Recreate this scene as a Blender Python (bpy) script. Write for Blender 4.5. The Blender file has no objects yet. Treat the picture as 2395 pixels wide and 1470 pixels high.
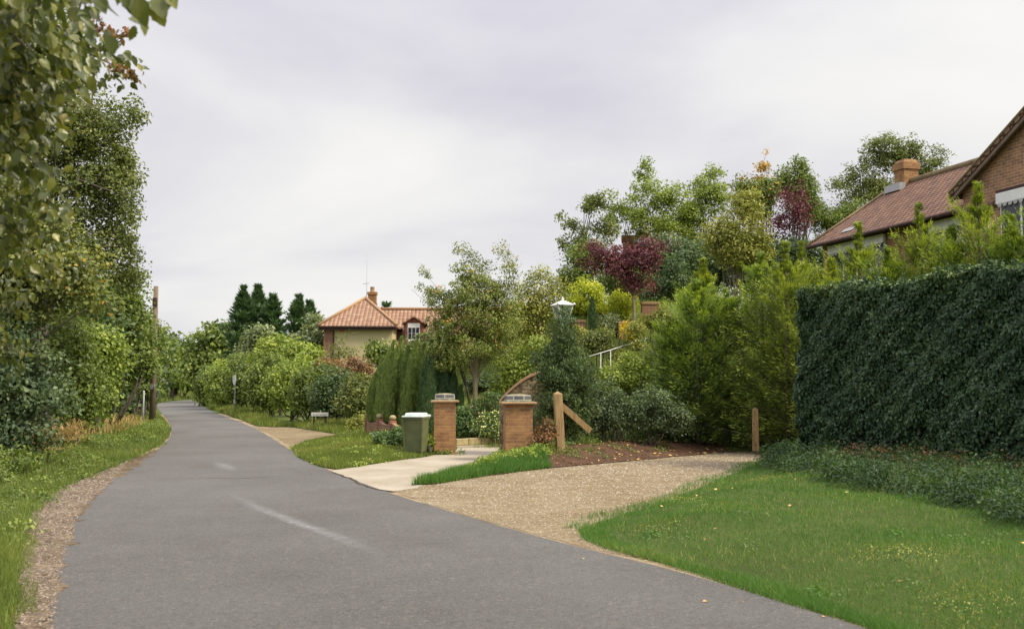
import bpy, math, random
import numpy as np
from mathutils import Vector
from mathutils.geometry import delaunay_2d_cdt
random.seed(7)
rng = np.random.default_rng(11)
R = math.radians
sc = bpy.context.scene
COL = sc.collection

# ------------------------------------------------------------------ camera
F = 2528.0; CX = 1197.5; CY = 735.0; HZ = 905.0; EYE = 1.6
TH = math.atan((HZ - CY) / F)
cam_d = bpy.data.cameras.new('camera'); cam = bpy.data.objects.new('camera', cam_d); COL.objects.link(cam)
cam.location = (0, 0, EYE); cam.rotation_euler = (math.pi / 2 + TH, 0, 0)
cam_d.sensor_width = 36; cam_d.sensor_fit = 'HORIZONTAL'; cam_d.lens = 36 * F / 2395
cam_d.dof.use_dof = True; cam_d.dof.focus_distance = 32; cam_d.dof.aperture_fstop = 4.5
cam_d.clip_start = 0.1; cam_d.clip_end = 5000
sc.camera = cam

def ray(px, py):
    dx = (px - CX) / F; dy = (CY - py) / F
    return np.array([dx, math.cos(TH) - dy * math.sin(TH), math.sin(TH) + dy * math.cos(TH)])
def at(px, py, Y):
    r = ray(px, py); t = Y / r[1]
    return np.array([r[0] * t, Y, EYE + r[2] * t])
def gp(px, py, z=0.0):
    r = ray(px, py); t = (z - EYE) / r[2]
    return (r[0] * t, r[1] * t)
def mpp(Y): return Y / F * 1.0        # metres per photo pixel at depth Y

# ------------------------------------------------------------------ terrain
def sstep(t):
    t = np.clip(t, 0, 1); return t * t * (3 - 2 * t)
def hgt(x, y):
    x = np.asarray(x, float); y = np.asarray(y, float)
    y0 = 29.0 - 2.5 * sstep((x + 0.5) / 3.0) - np.maximum(0, x - 6) * 0.6
    s = sstep((y - y0) / 11.0)
    side = sstep((x + 6.0) / 7.0)
    return 4.4 * s * side + 0.0 * x
def H(x, y): return float(hgt(x, y))

# ------------------------------------------------------------------ node materials
def new_mat(name):
    m = bpy.data.materials.new(name); m.use_nodes = True
    nt = m.node_tree; nt.nodes.clear()
    out = nt.nodes.new('ShaderNodeOutputMaterial')
    return m, nt, out
def N(nt, typ, **kw):
    n = nt.nodes.new(typ)
    for k, v in kw.items():
        if k in n.inputs.keys(): n.inputs[k].default_value = v
        else: setattr(n, k, v)
    return n
def ramp(nt, stops, fac=None):
    r = nt.nodes.new('ShaderNodeValToRGB'); e = r.color_ramp.elements
    while len(e) < len(stops): e.new(0.5)
    for i, (p, c) in enumerate(stops):
        e[i].position = p; e[i].color = (*c, 1)
    if fac is not None: nt.links.new(fac, r.inputs[0])
    return r
def leaf_mat(name, stops, trans=0.3, rough=0.5, spec=0.35, gain=1.8):
    m, nt, out = new_mat(name)
    a = N(nt, 'ShaderNodeAttribute', attribute_name='tint')
    r = ramp(nt, [(q, (c[0] * gain * 1.06, c[1] * gain, c[2] * gain * 0.9)) for q, c in stops], a.outputs['Fac'])
    p = N(nt, 'ShaderNodeBsdfPrincipled'); p.inputs['Roughness'].default_value = rough
    p.inputs['Specular IOR Level'].default_value = spec
    nt.links.new(r.outputs[0], p.inputs['Base Color'])
    t = N(nt, 'ShaderNodeBsdfTranslucent')
    g = N(nt, 'ShaderNodeMix', data_type='RGBA', blend_type='MULTIPLY'); g.inputs[0].default_value = 1
    nt.links.new(r.outputs[0], g.inputs[6]); g.inputs[7].default_value = (1.3, 1.35, 0.6, 1)
    nt.links.new(g.outputs[2], t.inputs[0])
    mx = N(nt, 'ShaderNodeMixShader'); mx.inputs[0].default_value = trans
    nt.links.new(p.outputs[0], mx.inputs[1]); nt.links.new(t.outputs[0], mx.inputs[2])
    nt.links.new(mx.outputs[0], out.inputs[0])
    return m
def plain_mat(name, c1, c2, scale=6.0, rough=0.7, bump=0.2, detail=6, spec=0.3, stretch=(1, 1, 1), metallic=0):
    m, nt, out = new_mat(name)
    tc = N(nt, 'ShaderNodeTexCoord'); mp = N(nt, 'ShaderNodeMapping'); mp.inputs['Scale'].default_value = stretch
    nt.links.new(tc.outputs['Object'], mp.inputs[0])
    n = N(nt, 'ShaderNodeTexNoise'); n.inputs['Scale'].default_value = scale; n.inputs['Detail'].default_value = detail
    nt.links.new(mp.outputs[0], n.inputs['Vector'])
    r = ramp(nt, [(0.3, c1), (0.7, c2)], n.outputs[0])
    p = N(nt, 'ShaderNodeBsdfPrincipled'); p.inputs['Roughness'].default_value = rough
    p.inputs['Specular IOR Level'].default_value = spec; p.inputs['Metallic'].default_value = metallic
    nt.links.new(r.outputs[0], p.inputs['Base Color'])
    b = N(nt, 'ShaderNodeBump'); b.inputs['Strength'].default_value = bump; b.inputs['Distance'].default_value = 0.02
    nt.links.new(n.outputs[0], b.inputs['Height']); nt.links.new(b.outputs[0], p.inputs['Normal'])
    nt.links.new(p.outputs[0], out.inputs[0])
    return m
def brick_mat(name, c1, c2, mortar, bw=0.225, rh=0.075, ms=0.012, off=0.5, bump=0.4, patch=None, rough=0.85):
    m, nt, out = new_mat(name)
    uv = N(nt, 'ShaderNodeUVMap')
    b = N(nt, 'ShaderNodeTexBrick'); b.offset = off
    b.inputs['Scale'].default_value = 1; b.inputs['Brick Width'].default_value = bw; b.inputs['Row Height'].default_value = rh
    b.inputs['Mortar Size'].default_value = ms; b.inputs['Mortar Smooth'].default_value = 0.3; b.inputs['Bias'].default_value = 0.0
    b.inputs['Color1'].default_value = (*c1, 1); b.inputs['Color2'].default_value = (*c2, 1); b.inputs['Mortar'].default_value = (*mortar, 1)
    nt.links.new(uv.outputs[0], b.inputs['Vector'])
    n = N(nt, 'ShaderNodeTexNoise'); n.inputs['Scale'].default_value = 2.3; n.inputs['Detail'].default_value = 8; n.inputs['Roughness'].default_value = 0.7
    nt.links.new(uv.outputs[0], n.inputs['Vector'])
    r = ramp(nt, [(0.3, (0.5, 0.5, 0.54)), (0.5, (1, 1, 1)), (0.72, patch or (1.25, 1.2, 1.05))], n.outputs[0])
    mx = N(nt, 'ShaderNodeMix', data_type='RGBA', blend_type='MULTIPLY'); mx.inputs[0].default_value = 1
    nt.links.new(b.outputs[0], mx.inputs[6]); nt.links.new(r.outputs[0], mx.inputs[7])
    p = N(nt, 'ShaderNodeBsdfPrincipled'); p.inputs['Roughness'].default_value = rough; p.inputs['Specular IOR Level'].default_value = 0.2
    nt.links.new(mx.outputs[2], p.inputs['Base Color'])
    inv = N(nt, 'ShaderNodeMath', operation='SUBTRACT'); inv.inputs[0].default_value = 1
    nt.links.new(b.outputs['Fac'], inv.inputs[1])
    bp = N(nt, 'ShaderNodeBump'); bp.inputs['Strength'].default_value = bump; bp.inputs['Distance'].default_value = 0.02
    nt.links.new(inv.outputs[0], bp.inputs['Height']); nt.links.new(bp.outputs[0], p.inputs['Normal'])
    nt.links.new(p.outputs[0], out.inputs[0])
    return m

def ground_mat(name, scales, cols, fine=60, finecols=((0.6, 0.6, 0.6), (1.35, 1.35, 1.35)), bump=0.5, bdist=0.01, rough=0.95, vor=False, spec=0.15, extra=None):
    m, nt, out = new_mat(name)
    tc = N(nt, 'ShaderNodeTexCoord')
    n1 = N(nt, 'ShaderNodeTexNoise'); n1.inputs['Scale'].default_value = scales; n1.inputs['Detail'].default_value = 9; n1.inputs['Roughness'].default_value = 0.62
    nt.links.new(tc.outputs['Object'], n1.inputs['Vector'])
    r1 = ramp(nt, cols, n1.outputs[0])
    if vor:
        n2 = N(nt, 'ShaderNodeTexVoronoi'); n2.inputs['Scale'].default_value = fine
        nt.links.new(tc.outputs['Object'], n2.inputs['Vector'])
        sp = N(nt, 'ShaderNodeSeparateColor'); nt.links.new(n2.outputs['Color'], sp.inputs[0]); fo = sp.outputs[0]; ho = n2.outputs['Distance']
    else:
        n2 = N(nt, 'ShaderNodeTexNoise'); n2.inputs['Scale'].default_value = fine; n2.inputs['Detail'].default_value = 5; n2.inputs['Roughness'].default_value = 0.8
        nt.links.new(tc.outputs['Object'], n2.inputs['Vector']); fo = n2.outputs[0]; ho = n2.outputs[0]
    r2 = ramp(nt, [(0.25, finecols[0]), (0.75, finecols[1])] if not vor else [(0.0, finecols[0]), (1.0, finecols[1])], fo)
    mx = N(nt, 'ShaderNodeMix', data_type='RGBA', blend_type='MULTIPLY'); mx.inputs[0].default_value = 1
    nt.links.new(r1.outputs[0], mx.inputs[6]); nt.links.new(r2.outputs[0], mx.inputs[7])
    col = mx.outputs[2]
    if extra: col = extra(nt, tc, col)
    p = N(nt, 'ShaderNodeBsdfPrincipled'); p.inputs['Roughness'].default_value = rough; p.inputs['Specular IOR Level'].default_value = spec
    nt.links.new(col, p.inputs['Base Color'])
    b = N(nt, 'ShaderNodeBump'); b.inputs['Strength'].default_value = bump; b.inputs['Distance'].default_value = bdist
    b.invert = vor
    nt.links.new(ho, b.inputs['Height']); nt.links.new(b.outputs[0], p.inputs['Normal'])
    nt.links.new(p.outputs[0], out.inputs[0])
    return m

def tint_patch(scale, lo, hi, colr, amount, stretch=(1, 1, 1)):
    def f(nt, tc, col):
        mp = N(nt, 'ShaderNodeMapping'); mp.inputs['Scale'].default_value = stretch
        nt.links.new(tc.outputs['Object'], mp.inputs[0])
        n = N(nt, 'ShaderNodeTexNoise'); n.inputs['Scale'].default_value = scale; n.inputs['Detail'].default_value = 6
        n.inputs['Roughness'].default_value = 0.65
        nt.links.new(mp.outputs[0], n.inputs['Vector'])
        mr = N(nt, 'ShaderNodeMapRange'); mr.inputs[1].default_value = lo; mr.inputs[2].default_value = hi; mr.inputs[4].default_value = amount
        nt.links.new(n.outputs[0], mr.inputs[0])
        mx = N(nt, 'ShaderNodeMix', data_type='RGBA'); nt.links.new(mr.outputs[0], mx.inputs[0])
        nt.links.new(col, mx.inputs[6]); mx.inputs[7].default_value = (*colr, 1)
        return mx.outputs[2]
    return f
def chain(*fs):
    def f(nt, tc, col):
        for g in fs: col = g(nt, tc, col)
        return col
    return f

M = {}
M['asphalt'] = ground_mat('asphalt', 0.35, [(0.3, (0.098, 0.097, 0.094)), (0.5, (0.114, 0.113, 0.109)), (0.72, (0.136, 0.136, 0.130))], fine=55,
                          finecols=((0.28, 0.27, 0.27), (1.9, 1.87, 1.80)), bump=1.0, bdist=0.014,
                          extra=chain(tint_patch(0.25, 0.42, 0.68, (0.165, 0.165, 0.157), 0.6, (1.0, 0.6, 1)), tint_patch(0.6, 0.5, 0.75, (0.092, 0.086, 0.078), 0.5, (1, 1, 1)), tint_patch(4.5, 0.60, 0.72, (0.07, 0.065, 0.06), 0.4), tint_patch(16, 0.5, 0.68, (0.075, 0.07, 0.065), 0.4), tint_patch(13, 0.56, 0.7, (0.21, 0.20, 0.18), 0.4), tint_patch(3.1, 0.62, 0.74, (0.24, 0.21, 0.16), 0.3),
                                      tint_patch(38, 0.56, 0.66, (0.30, 0.26, 0.20), 0.55), tint_patch(31, 0.6, 0.68, (0.05, 0.05, 0.055), 0.6)))
M['gravel'] = ground_mat('gravel', 0.9, [(0.3, (0.185, 0.14, 0.08)), (0.5, (0.24, 0.195, 0.12)), (0.72, (0.30, 0.255, 0.17))], fine=42, vor=True,
                         finecols=((0.55, 0.52, 0.48), (1.35, 1.32, 1.26)), bump=0.8, bdist=0.015, extra=chain(tint_patch(0.7, 0.48, 0.66, (0.19, 0.135, 0.07), 0.7, (.45, 1.3, 1)), tint_patch(2.5, 0.6, 0.72, (0.12, 0.10, 0.05), 0.5)))
M['chips'] = ground_mat('chips', 1.5, [(0.3, (0.10, 0.075, 0.05)), (0.5, (0.145, 0.112, 0.075)), (0.72, (0.20, 0.16, 0.11))], fine=24, vor=True,
                        finecols=((0.45, 0.42, 0.4), (1.5, 1.45, 1.35)), bump=1, bdist=0.02)
M['dust'] = ground_mat('dust', 1.6, [(0.3, (0.21, 0.155, 0.09)), (0.55, (0.31, 0.245, 0.155)), (0.75, (0.40, 0.33, 0.22))], fine=45,
                       finecols=((0.65, 0.62, 0.6), (1.3, 1.3, 1.25)), bump=0.6)
M['concrete'] = ground_mat('concrete', 0.8, [(0.3, (0.29, 0.25, 0.185)), (0.55, (0.37, 0.33, 0.26)), (0.75, (0.44, 0.40, 0.33))], fine=40,
                           finecols=((0.8, 0.78, 0.75), (1.15, 1.15, 1.12)), bump=0.3, extra=tint_patch(2.2, 0.56, 0.75, (0.27, 0.22, 0.14), 0.5))
M['turf'] = ground_mat('turf', 0.8, [(0.3, (0.055, 0.075, 0.02)), (0.55, (0.075, 0.105, 0.026)), (0.75, (0.11, 0.13, 0.035))], fine=30,
                       finecols=((0.5, 0.5, 0.45), (1.5, 1.5, 1.4)), bump=0.8, bdist=0.03)
M['field'] = ground_mat('field', 0.15, [(0.3, (0.06, 0.085, 0.025)), (0.55, (0.09, 0.12, 0.03)), (0.75, (0.14, 0.14, 0.05))], fine=8,
                        finecols=((0.6, 0.6, 0.55), (1.4, 1.4, 1.3)), bump=0.8, bdist=0.05)
M['soil'] = ground_mat('soil', 1.6, [(0.3, (0.075, 0.045, 0.03)), (0.55, (0.12, 0.07, 0.045)), (0.75, (0.18, 0.12, 0.075))], fine=20,
                       finecols=((0.5, 0.5, 0.5), (1.5, 1.45, 1.4)), bump=1, bdist=0.04)
M['paint'] = ground_mat('worn_paint', 6.0, [(0.35, (0.22, 0.215, 0.21)), (0.55, (0.34, 0.34, 0.33)), (0.7, (0.42, 0.42, 0.41))], fine=60,
                        finecols=((0.6, 0.6, 0.6), (1.25, 1.25, 1.25)), bump=0.4)
def faded_paint(name, strength):
    m = ground_mat(name, 6.0, [(0.35, (0.30, 0.30, 0.295)), (0.7, (0.46, 0.46, 0.45))], fine=60, finecols=((0.6, 0.6, 0.6), (1.3, 1.3, 1.3)), bump=0.4)
    nt = m.node_tree; p = [n for n in nt.nodes if n.type == 'BSDF_PRINCIPLED'][0]
    uv = N(nt, 'ShaderNodeUVMap'); sp = N(nt, 'ShaderNodeSeparateXYZ'); nt.links.new(uv.outputs[0], sp.inputs[0])
    # v runs 0..1 across the line: wear is heavier at the edges; u along
    def tri(o):
        a = N(nt, 'ShaderNodeMath', operation='SUBTRACT'); nt.links.new(o, a.inputs[0]); a.inputs[1].default_value = 0.5
        b = N(nt, 'ShaderNodeMath', operation='ABSOLUTE'); nt.links.new(a.outputs[0], b.inputs[0])
        c = N(nt, 'ShaderNodeMapRange'); c.interpolation_type = 'SMOOTHSTEP'; c.inputs[1].default_value = 0.5; c.inputs[2].default_value = 0.0
        nt.links.new(b.outputs[0], c.inputs[0]); return c.outputs[0]
    tc = N(nt, 'ShaderNodeTexCoord'); n = N(nt, 'ShaderNodeTexNoise'); n.inputs['Scale'].default_value = 9; n.inputs['Detail'].default_value = 9; n.inputs['Roughness'].default_value = 0.75
    nt.links.new(tc.outputs['Object'], n.inputs['Vector'])
    mr = N(nt, 'ShaderNodeMapRange'); mr.inputs[1].default_value = 0.28; mr.inputs[2].default_value = 0.72; nt.links.new(n.outputs[0], mr.inputs[0])
    m1 = N(nt, 'ShaderNodeMath', operation='MULTIPLY'); nt.links.new(tri(sp.outputs[0]), m1.inputs[0]); nt.links.new(tri(sp.outputs[1]), m1.inputs[1])
    m2 = N(nt, 'ShaderNodeMath', operation='MULTIPLY'); nt.links.new(m1.outputs[0], m2.inputs[0]); nt.links.new(mr.outputs[0], m2.inputs[1])
    m3 = N(nt, 'ShaderNodeMath', operation='MULTIPLY'); nt.links.new(m2.outputs[0], m3.inputs[0]); m3.inputs[1].default_value = strength
    nt.links.new(m3.outputs[0], p.inputs['Alpha'])
    return m
M['fade'] = faded_paint('faded_line_paint', 0.75)
M['crack'] = plain_mat('dark_edge_crack', (0.03, 0.025, 0.02), (0.10, 0.07, 0.045), 20, 0.95, 0.3)
M['seam'] = faded_paint('tar_seam', 0.9)
[setattr(e, 'color', (0.05, 0.047, 0.043, 1)) for e in [n for n in M['seam'].node_tree.nodes if n.type == 'VALTORGB'][0].color_ramp.elements]
M['bark'] = plain_mat('bark', (0.055, 0.042, 0.032), (0.16, 0.13, 0.10), 9, 0.9, 0.7, stretch=(3, 3, 0.6))
M['palebark'] = plain_mat('pale_bark', (0.16, 0.13, 0.075), (0.33, 0.28, 0.17), 9, 0.9, 0.5, stretch=(3, 3, 0.6))
M['twig'] = plain_mat('twig', (0.02, 0.018, 0.015), (0.05, 0.045, 0.035), 20, 0.9, 0.5)
M['brick'] = brick_mat('orange_brick', (0.37, 0.20, 0.085), (0.24, 0.12, 0.06), (0.30, 0.20, 0.115), ms=0.009, patch=(1.25, 1.3, 1.15))
M['bluebrick'] = brick_mat('blue_brick', (0.10, 0.105, 0.12), (0.15, 0.15, 0.155), (0.40, 0.38, 0.30), bw=0.225, rh=0.1, ms=0.014, rough=0.6)
M['redbrick'] = brick_mat('red_brick', (0.34, 0.16, 0.09), (0.25, 0.115, 0.07), (0.36, 0.26, 0.19))
M['bigbrick'] = brick_mat('gable_brick', (0.36, 0.19, 0.11), (0.27, 0.14, 0.085), (0.40, 0.29, 0.20), bw=0.24, rh=0.085, ms=0.014)
M['tile'] = brick_mat('plain_tile', (0.26, 0.165, 0.11), (0.19, 0.118, 0.08), (0.07, 0.022, 0.018), bw=0.26, rh=0.20, ms=0.03, bump=1.0, patch=(1.3, 1.25, 0.9))
M['lichen'] = plain_mat('lichen_ridge', (0.19, 0.13, 0.075), (0.28, 0.23, 0.12), 5, 0.9, 0.4)
M['cream'] = plain_mat('cream_render', (0.50, 0.42, 0.23), (0.58, 0.49, 0.29), 0.8, 0.9, 0.1)
M['white'] = plain_mat('white_paint', (0.70, 0.70, 0.68), (0.82, 0.82, 0.80), 4, 0.5, 0.05)
M['offwhite'] = plain_mat('weathered_white', (0.50, 0.52, 0.48), (0.72, 0.73, 0.68), 6, 0.6, 0.1)
M['darkwood'] = plain_mat('dark_fascia', (0.035, 0.018, 0.014), (0.07, 0.035, 0.028), 5, 0.6, 0.2)
M['redwood'] = plain_mat('red_brown_board', (0.16, 0.05, 0.035), (0.24, 0.08, 0.055), 5, 0.6, 0.2)
M['orangebox'] = plain_mat('alarm_orange', (0.65, 0.08, 0.02), (0.75, 0.11, 0.03), 5, 0.5, 0.0)
M['metal'] = plain_mat('grey_metal', (0.22, 0.22, 0.22), (0.35, 0.35, 0.34), 8, 0.5, 0.1, metallic=0.3)
M['board'] = plain_mat('weathered_board', (0.12, 0.085, 0.06), (0.21, 0.155, 0.11), 5, 0.8, 0.3)
M['greypaint'] = plain_mat('grey_paint', (0.26, 0.26, 0.26), (0.36, 0.36, 0.36), 8, 0.5, 0.1)
M['black'] = plain_mat('black_rubber', (0.02, 0.02, 0.02), (0.035, 0.035, 0.035), 8, 0.6, 0.1)
M['bin'] = plain_mat('bin_green', (0.095, 0.11, 0.045), (0.135, 0.15, 0.068), 5, 0.5, 0.1)
M['binlid'] = plain_mat('bin_lid_grey', (0.42, 0.50, 0.46), (0.60, 0.66, 0.64), 4, 0.4, 0.05)
M['postwood'] = plain_mat('post_timber', (0.24, 0.155, 0.07), (0.40, 0.28, 0.14), 7, 0.85, 0.5, stretch=(4, 4, 0.5))
M['polewood'] = plain_mat('pole_timber', (0.12, 0.085, 0.06), (0.24, 0.18, 0.13), 5, 0.85, 0.4, stretch=(6, 6, 0.3))
M['stone'] = plain_mat('yellow_stone', (0.28, 0.22, 0.11), (0.46, 0.38, 0.21), 6, 0.9, 0.6)
M['mortar'] = plain_mat('mossy_mortar', (0.20, 0.18, 0.09), (0.32, 0.29, 0.15), 9, 0.95, 0.5)
M['ledge'] = plain_mat('clay_ledge', (0.33, 0.19, 0.095), (0.42, 0.28, 0.16), 9, 0.85, 0.3)
M['flint'] = ground_mat('flint_wall', 3, [(0.3, (0.15, 0.11, 0.065)), (0.7, (0.28, 0.23, 0.15))], fine=14, vor=True, finecols=((0.5, 0.48, 0.45), (1.7, 1.65, 1.6)), bump=0.8, bdist=0.02)
mg, nt, out = new_mat('window_glass')
p = N(nt, 'ShaderNodeBsdfPrincipled'); p.inputs['Base Color'].default_value = (0.03, 0.035, 0.045, 1); p.inputs['Roughness'].default_value = 0.08
nt.links.new(p.outputs[0], out.inputs[0]); M['glass'] = mg
mg, nt, out = new_mat('lantern_glass')
p = N(nt, 'ShaderNodeBsdfPrincipled'); p.inputs['Base Color'].default_value = (0.75, 0.8, 0.8, 1); p.inputs['Roughness'].default_value = 0.15
p.inputs['Transmission Weight'].default_value = 0.7; nt.links.new(p.outputs[0], out.inputs[0]); M['clear'] = mg
def pantile():
    m, nt, out = new_mat('pantile')
    uv = N(nt, 'ShaderNodeUVMap'); sp = N(nt, 'ShaderNodeSeparateXYZ'); nt.links.new(uv.outputs[0], sp.inputs[0])
    def wave(o, per):
        a = N(nt, 'ShaderNodeMath', operation='MULTIPLY'); a.inputs[1].default_value = 1 / per; nt.links.new(o, a.inputs[0])
        b = N(nt, 'ShaderNodeMath', operation='FRACT'); nt.links.new(a.outputs[0], b.inputs[0]); return b.outputs[0]
    u = wave(sp.outputs[0], 0.27); v = wave(sp.outputs[1], 0.34)
    pu = N(nt, 'ShaderNodeMath', operation='PINGPONG'); pu.inputs[1].default_value = 0.5; nt.links.new(u, pu.inputs[0])
    s = N(nt, 'ShaderNodeMath', operation='MULTIPLY_ADD'); nt.links.new(pu.outputs[0], s.inputs[0]); s.inputs[1].default_value = 1.6
    vv = N(nt, 'ShaderNodeMath', operation='MULTIPLY'); vv.inputs[1].default_value = -0.5; nt.links.new(v, vv.inputs[0])
    nt.links.new(vv.outputs[0], s.inputs[2])
    n = N(nt, 'ShaderNodeTexNoise'); n.inputs['Scale'].default_value = 2.2; n.inputs['Detail'].default_value = 8; nt.links.new(uv.outputs[0], n.inputs['Vector'])
    r = ramp(nt, [(0.3, (0.24, 0.13, 0.078)), (0.5, (0.33, 0.19, 0.115)), (0.72, (0.41, 0.27, 0.175))], n.outputs[0])
    # dark open joint under each tile tail
    j = N(nt, 'ShaderNodeMapRange'); j.inputs[1].default_value = 0.0; j.inputs[2].default_value = 0.16; j.inputs[3].default_value = 0.42; j.inputs[4].default_value = 1
    nt.links.new(pu.outputs[0], j.inputs[0])
    j2 = N(nt, 'ShaderNodeMapRange'); j2.inputs[1].default_value = 0.0; j2.inputs[2].default_value = 0.15; j2.inputs[3].default_value = 0.5; j2.inputs[4].default_value = 1
    nt.links.new(v, j2.inputs[0])
    mm = N(nt, 'ShaderNodeMath', operation='MULTIPLY'); nt.links.new(j.outputs[0], mm.inputs[0]); nt.links.new(j2.outputs[0], mm.inputs[1])
    mx = N(nt, 'ShaderNodeMix', data_type='RGBA', blend_type='MULTIPLY'); mx.inputs[0].default_value = 1
    nt.links.new(r.outputs[0], mx.inputs[6]); nt.links.new(mm.outputs[0], mx.inputs[7])
    p = N(nt, 'ShaderNodeBsdfPrincipled'); p.inputs['Roughness'].default_value = 0.85; nt.links.new(mx.outputs[2], p.inputs['Base Color'])
    b = N(nt, 'ShaderNodeBump'); b.inputs['Strength'].default_value = 1; b.inputs['Distance'].default_value = 0.08; nt.links.new(s.outputs[0], b.inputs['Height'])
    nt.links.new(b.outputs[0], p.inputs['Normal']); nt.links.new(p.outputs[0], out.inputs[0])
    return m
M['pantile'] = pantile()

LM = {}
def LMAT(k, *st, **kw): LM[k] = leaf_mat('leaf_' + k, list(st), **kw)
LMAT('mid', (0, (0.035, 0.055, 0.016)), (0.5, (0.085, 0.125, 0.03)), (1, (0.16, 0.20, 0.05)))
LMAT('fresh', (0, (0.06, 0.09, 0.02)), (0.5, (0.13, 0.18, 0.035)), (1, (0.24, 0.28, 0.06)))
LMAT('olive', (0, (0.033, 0.047, 0.017)), (0.5, (0.082, 0.108, 0.03)), (1, (0.18, 0.195, 0.062)))
LMAT('yellowgreen', (0, (0.06, 0.08, 0.02)), (0.5, (0.145, 0.165, 0.038)), (1, (0.28, 0.28, 0.085)))
LMAT('lime', (0, (0.09, 0.12, 0.015)), (0.5, (0.24, 0.29, 0.025)), (1, (0.42, 0.42, 0.05)))
LMAT('gold', (0, (0.16, 0.14, 0.015)), (0.5, (0.38, 0.31, 0.03)), (1, (0.55, 0.44, 0.05)))
LMAT('dark', (0, (0.018, 0.03, 0.016)), (0.5, (0.045, 0.075, 0.032)), (1, (0.095, 0.14, 0.052)))
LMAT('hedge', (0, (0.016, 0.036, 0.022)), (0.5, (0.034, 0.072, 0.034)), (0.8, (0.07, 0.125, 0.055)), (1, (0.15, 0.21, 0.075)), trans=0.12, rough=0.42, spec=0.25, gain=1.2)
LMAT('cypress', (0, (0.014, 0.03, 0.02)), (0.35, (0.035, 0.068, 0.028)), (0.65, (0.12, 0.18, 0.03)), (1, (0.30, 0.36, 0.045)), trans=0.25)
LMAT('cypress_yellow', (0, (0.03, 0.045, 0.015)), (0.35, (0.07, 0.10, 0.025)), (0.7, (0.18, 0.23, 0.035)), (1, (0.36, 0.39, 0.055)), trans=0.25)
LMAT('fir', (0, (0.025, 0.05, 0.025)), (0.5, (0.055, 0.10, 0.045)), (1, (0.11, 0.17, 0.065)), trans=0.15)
LMAT('juniper', (0, (0.05, 0.08, 0.03)), (0.5, (0.12, 0.175, 0.055)), (1, (0.22, 0.29, 0.085)), trans=0.15)
LMAT('ivy', (0, (0.02, 0.042, 0.02)), (0.5, (0.045, 0.09, 0.035)), (1, (0.10, 0.165, 0.055)), spec=0.25, gain=1.15)
LMAT('bluegreen', (0, (0.022, 0.038, 0.022)), (0.5, (0.055, 0.085, 0.045)), (1, (0.12, 0.165, 0.075)))
LMAT('maroon', (0, (0.03, 0.012, 0.02)), (0.5, (0.075, 0.022, 0.038)), (1, (0.15, 0.055, 0.06)), trans=0.3)
LMAT('russet', (0, (0.05, 0.035, 0.02)), (0.5, (0.13, 0.085, 0.045)), (1, (0.24, 0.12, 0.065)))
LMAT('grey', (0, (0.05, 0.07, 0.04)), (0.5, (0.11, 0.145, 0.075)), (1, (0.20, 0.23, 0.13)))
LMAT('apple', (0, (0.035, 0.05, 0.015)), (0.45, (0.09, 0.12, 0.03)), (0.88, (0.19, 0.22, 0.055)), (0.95, (0.32, 0.15, 0.045)), (1, (0.38, 0.12, 0.04)))
LMAT('autumn', (0, (0.12, 0.09, 0.02)), (0.5, (0.26, 0.19, 0.04)), (1, (0.42, 0.22, 0.04)))
LMAT('roseleaf', (0, (0.03, 0.06, 0.025)), (0.5, (0.07, 0.12, 0.045)), (1, (0.13, 0.19, 0.065)))
LMAT('lawn', (0, (0.026, 0.068, 0.016)), (0.5, (0.048, 0.112, 0.024)), (0.9, (0.085, 0.15, 0.036)), (1, (0.22, 0.21, 0.08)), trans=0.3, spec=0.2)
LMAT('yellowlawn', (0, (0.045, 0.068, 0.018)), (0.5, (0.088, 0.122, 0.028)), (0.8, (0.14, 0.165, 0.045)), (1, (0.24, 0.19, 0.095)), trans=0.3, spec=0.2)  # yellower, duller verge grass with dry tones
LMAT('rough', (0, (0.025, 0.055, 0.022)), (0.5, (0.05, 0.10, 0.035)), (0.85, (0.12, 0.17, 0.05)), (1, (0.24, 0.20, 0.09)), trans=0.3, spec=0.2)
LMAT('dry', (0, (0.12, 0.085, 0.04)), (0.5, (0.24, 0.17, 0.085)), (1, (0.38, 0.28, 0.15)), trans=0.3, spec=0.2)
LMAT('bigleaf', (0, (0.02, 0.03, 0.01)), (0.4, (0.05, 0.065, 0.016)), (0.8, (0.11, 0.12, 0.028)), (1, (0.27, 0.24, 0.10)), trans=0.35, rough=0.35, spec=0.5)
LMAT('petal_cream', (0, (0.55, 0.50, 0.22)), (1, (0.75, 0.72, 0.42)))
LMAT('petal_pink', (0, (0.45, 0.16, 0.14)), (1, (0.65, 0.35, 0.28)))
LMAT('petal_white', (0, (0.6, 0.6, 0.55)), (1, (0.8, 0.8, 0.75)))
LMAT('brightolive', (0, (0.035, 0.05, 0.016)), (0.5, (0.092, 0.115, 0.03)), (1, (0.21, 0.22, 0.065)))
LMAT('fallen', (0, (0.09, 0.045, 0.02)), (0.6, (0.22, 0.12, 0.045)), (1, (0.45, 0.32, 0.12)), trans=0.1)
LMAT('berry', (0, (0.5, 0.07, 0.03)), (1, (0.65, 0.12, 0.04)), trans=0.05)

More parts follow.
